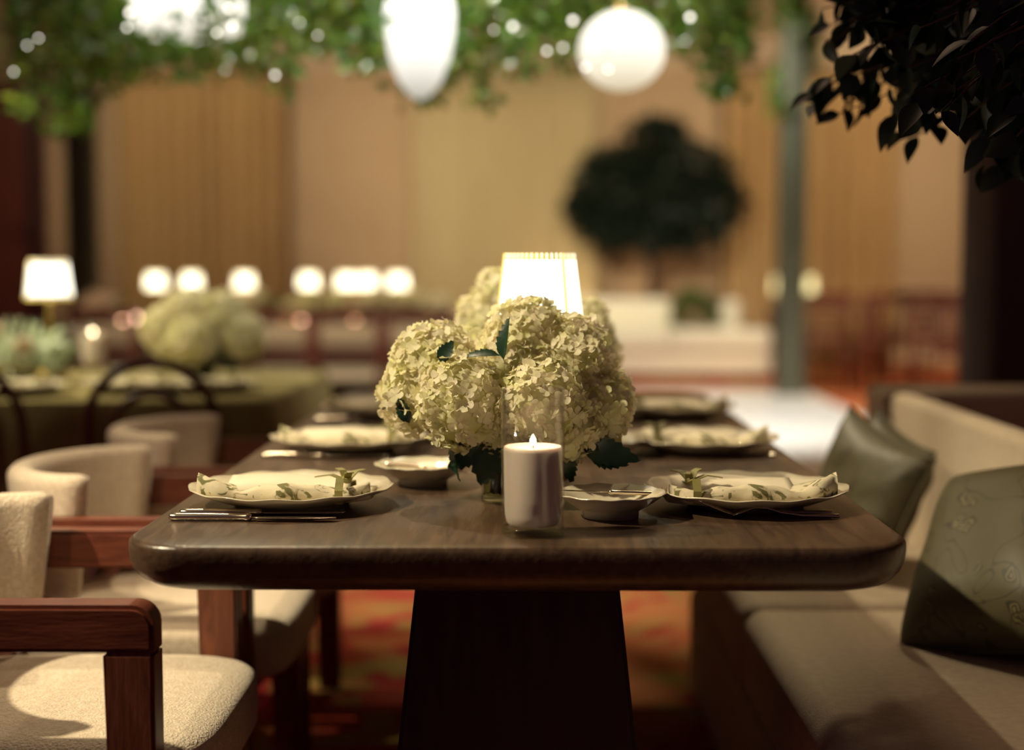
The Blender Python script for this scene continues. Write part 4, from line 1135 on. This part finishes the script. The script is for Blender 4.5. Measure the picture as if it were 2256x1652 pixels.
# lanterns
grad_emit('lantern_globe', (1, .82, .50), .60, (1, .96, .84), 2.2, -.14, .17)
grad_emit('lantern_drop', (1, .92, .74), .42, (1, .97, .88), 2.8, -.24, .20)
grad_emit('lantern_drum', (1, .90, .70), .62, (1, .95, .85), 3.0, -.13, .14)
def lantern(px, py, Y, prof, m, label, ribs):
    p = at(px, py, Y=Y)
    t = thing('lantern', label, 'lantern', p, 0, 'paper lanterns in the hanging greenery')
    obj('paper_shade', lathe(prof, 40), m, t)
    zt = prof[-1][1]
    obj('cap', lathe([(0, zt - .002), (.03, zt - .002), (.03, zt + .012), (.008, zt + .02), (0, zt + .02)], 16), 'brass', t)
    obj('cord', tube([(0, 0, zt), (0, 0, 4.6 - p.z)], .004, 6), 'cable', t)
k = 4.75 / F
gp = [(max(0.0, .137 * math.sin(PI * i / 16)), -.125 * math.cos(PI * i / 16)) for i in range(17)]; gp[0] = (0, gp[0][1]); gp[-1] = (0.0, gp[-1][1])
lantern(1370, 112, 4.7, gp, 'lantern_globe', 'round glowing paper lantern above the topiary tree', 8)
dp = [(0, -.235), (.035, -.215), (.07, -.17), (.097, -.10), (.110, -.02), (.112, .05), (.10, .11), (.07, .155), (.03, .175), (0, .178)]
lantern(925, 60, 4.75, dp, 'lantern_drop', 'teardrop glowing paper lantern above the front bouquet', 8)
dr = [(0, -.09), (.14, -.088), (.172, -.07), (.185, -.02), (.185, .06), (.17, .10), (.12, .12), (0, .122)]
lantern(412, 20, 4.85, dr, 'lantern_drum', 'wide glowing drum lantern above the golden curtain and lamps', 8)
fl = thing('fairy_lights', 'string of tiny white lights threaded through the hanging greenery', 'lights', (ox, GY, 0))
FL = [(286, 28), (505, 20), (512, 55), (478, 72), (1130, 58), (885, 18), (905, 75), (1345, 45), (1395, 48), (1360, 95), (1340, 152), (1290, 148), (606, 165), (85, 84), (60, 100), (30, 158), (660, 50), (1520, 38), (1262, 45), (1240, 105), (900, 115), (1205, 112), (280, 60), (700, 78), (1088, 66)]
pts = []
for i, (px, py) in enumerate(sorted(FL)):
    p = at(px, py, Y=4.35 + .1 * math.sin(i * 2.3)); q = Vector((p.x - ox, p.y - GY, p.z)); pts += [q]
    dim = (px, py) in ((85, 84), (60, 100), (30, 158), (660, 50), (720, 20), (700, 78), (1088, 66))
    obj('bulb', ico(.004 if dim else (.0075 if py < 60 else .0055), q, 2), 'bulb', fl)
wire = []
for a, b in zip(pts, pts[1:]):
    wire += [a + Vector((0, .004, 0)), (a + b) / 2 + Vector((0, .05, .03))]
obj('wire', tube(wire, .0008, 4), 'cable', fl)
obj('hook', tube([wire[len(wire) // 2], wire[len(wire) // 2] + Vector((0, .3, .1)), Vector((wire[len(wire) // 2].x, .6, top + .02))], .001, 4), 'cable', fl)

# ------------------------------------------------------------------ ficus tree beside the banquette
ft = thing('ficus_tree', 'leafy dark ficus tree overhanging the banquette', 'tree', (1.62, 2.7, 0))
obj('pot', lathe([(0, 0), (.17, 0), (.22, .38), (.23, .42), (.20, .42), (.19, .38), (0, .38)], 28), 'pot_white', ft)
obj('trunk', tube([(0, 0, .36), (.02, 0, .9), (-.02, -.02, 1.4), (.0, 0, 1.9)], lambda s: .04 - .015 * s, 10), 'bark', ft)
g = random.Random(77)
FO = Vector((1.62, 2.7, 0))
lm_ = []
for i in range(5):
    L_ = .056 * g.uniform(.85, 1.15); W_ = .033 * g.uniform(.85, 1.15); V, Fc = [], []
    n = 6
    for j in range(n + 1):
        t_ = j / n; wd = W_ / 2 * math.sin(PI * (t_ ** .75)) if 0 < t_ < 1 else 0
        z = -.18 * L_ * t_ * t_; V += [(-wd, L_ * t_, z + wd * .3), (0, L_ * t_, z), (wd, L_ * t_, z + wd * .3)]
    for j in range(n): a = 3 * j; Fc += [(a, a+1, a+4, a+3), (a+1, a+2, a+5, a+4)]
    me = bpy.data.meshes.new('leaf'); me.from_pydata(V, [], Fc); me.update(); me.polygons.foreach_set('use_smooth', [True] * len(me.polygons)); me.materials.append(MATS['leaf_ficus']); lm_.append(me)
# twigs end at these places (pixel, distance), leaves along their last part
TW_ = [(1800, 195, 2.75), (1850, 250, 2.7), (1830, 170, 2.6), (1880, 120, 2.5), (1990, 290, 2.65), (2010, 270, 2.6), (1960, 190, 2.6), (2000, 150, 2.45), (2060, 230, 2.15), (2040, 190, 2.15), (2080, 170, 2.12), (2110, 130, 2.12), (2140, 90, 2.15),
       (2130, 260, 2.4), (2170, 360, 2.5), (2180, 300, 2.45), (2210, 330, 2.5), (2240, 300, 2.3), (1810, 20, 2.7), (1830, 55, 2.75), (1900, 60, 2.6), (1950, 90, 2.5), (1980, 40, 2.5), (2030, 60, 2.3), (2060, 30, 2.4), (2100, 50, 2.6), (2120, 200, 2.5),
       (2160, 150, 2.4), (2190, 100, 2.3), (2200, 200, 2.4), (2230, 250, 2.2), (2230, 150, 2.3), (2250, 60, 2.3), (2180, 30, 2.5), (1900, 20, 2.8), (1960, 10, 2.6), (2050, 110, 2.6), (2010, 210, 2.7), (2080, 90, 2.7), (2150, 220, 2.7), (2200, 270, 2.6), (2220, 20, 2.2), (2130, 10, 2.3), (1790, 205, 2.75), (1810, 225, 2.8), (1860, 235, 2.75), (1870, 190, 2.7), (1890, 165, 2.6), (2020, 300, 2.65), (1975, 250, 2.6), (2205, 365, 2.5), (2250, 340, 2.5), (2235, 380, 2.6), (1820, 90, 2.7), (1870, 45, 2.6), (1930, 30, 2.5), (2075, 245, 2.14), (2030, 225, 2.15)]
leaves = []
for i, (px, py, Y) in enumerate(TW_):
    e = at(px, py, Y=Y) - FO
    s = Vector((g.uniform(-.25, -.05), g.uniform(-.25, .05), g.uniform(1.55, 1.85)))
    mid = s.lerp(e, .55) + Vector((0, 0, g.uniform(.08, .16)))
    pts = []
    for k in range(9):
        t_ = k / 8; pts.append(s * (1 - t_) ** 2 + mid * 2 * t_ * (1 - t_) + e * t_ * t_)
    obj('twig', tube(pts, lambda u: .0055 - .0042 * u, 6), 'twig', ft)
    nl = 13
    for k in range(nl):
        t_ = .50 + .5 * k / (nl - 1); p = s * (1 - t_) ** 2 + mid * 2 * t_ * (1 - t_) + e * t_ * t_
        tang = (e - s).normalized(); d = (tang * .5 + rdir(-1, .2, g) * .9 + Vector((-.1, 0, -.45))).normalized()
        leaves.append((p, d, (Vector((-.2, -.5, .8)) + rdir(g=g) * .9).normalized()))
for k in range(900):   # the dense inner crown
    px = g.uniform(1880, 2330); py = g.uniform(-120, 60 + (px - 1900) * .75)
    if px < 2000 and py > 60: continue
    p = at(px, py, Y=g.uniform(2.45, 3.0)) - FO; leaves.append((p, rdir(-1, .3, g), rdir(g=g)))
V, Fc = [], []
vis = lambda p: (p + FO).x / (p + FO).y < .36
def sil(p):
    q = p + FO; return q.x / q.y + .8 * (q.z - CAMZ) / q.y + (0 if vis(p) else 9)
leaves.sort(key=lambda l: sil(l[0]))
for k, (p, d, nrm) in enumerate(leaves):
    y = d; z = (nrm - y * nrm.dot(y)).normalized(); x = y.cross(z)
    s_ = g.uniform(.8, 1.25)
    if k < 300:
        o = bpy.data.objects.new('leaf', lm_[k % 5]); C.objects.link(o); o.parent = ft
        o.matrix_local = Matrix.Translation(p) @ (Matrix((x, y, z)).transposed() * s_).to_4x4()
    else:
        M = Matrix.Translation(p) @ (Matrix((x, y, z)).transposed() * s_).to_4x4(); i0 = len(V); me = lm_[k % 5]
        V += [M @ v.co for v in me.vertices]; Fc += [tuple(i + i0 for i in f.vertices) for f in me.polygons]
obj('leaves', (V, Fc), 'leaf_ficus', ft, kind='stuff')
for k in range(7):
    a = k * .9; obj('branch', tube([(0, 0, 1.3 + .07 * k), (.2 * math.cos(a), .2 * math.sin(a), 1.55 + .06 * k), (.38 * math.cos(a), .38 * math.sin(a), 1.7 + .05 * k)], lambda u: .014 - .009 * u, 6), 'bark', ft)
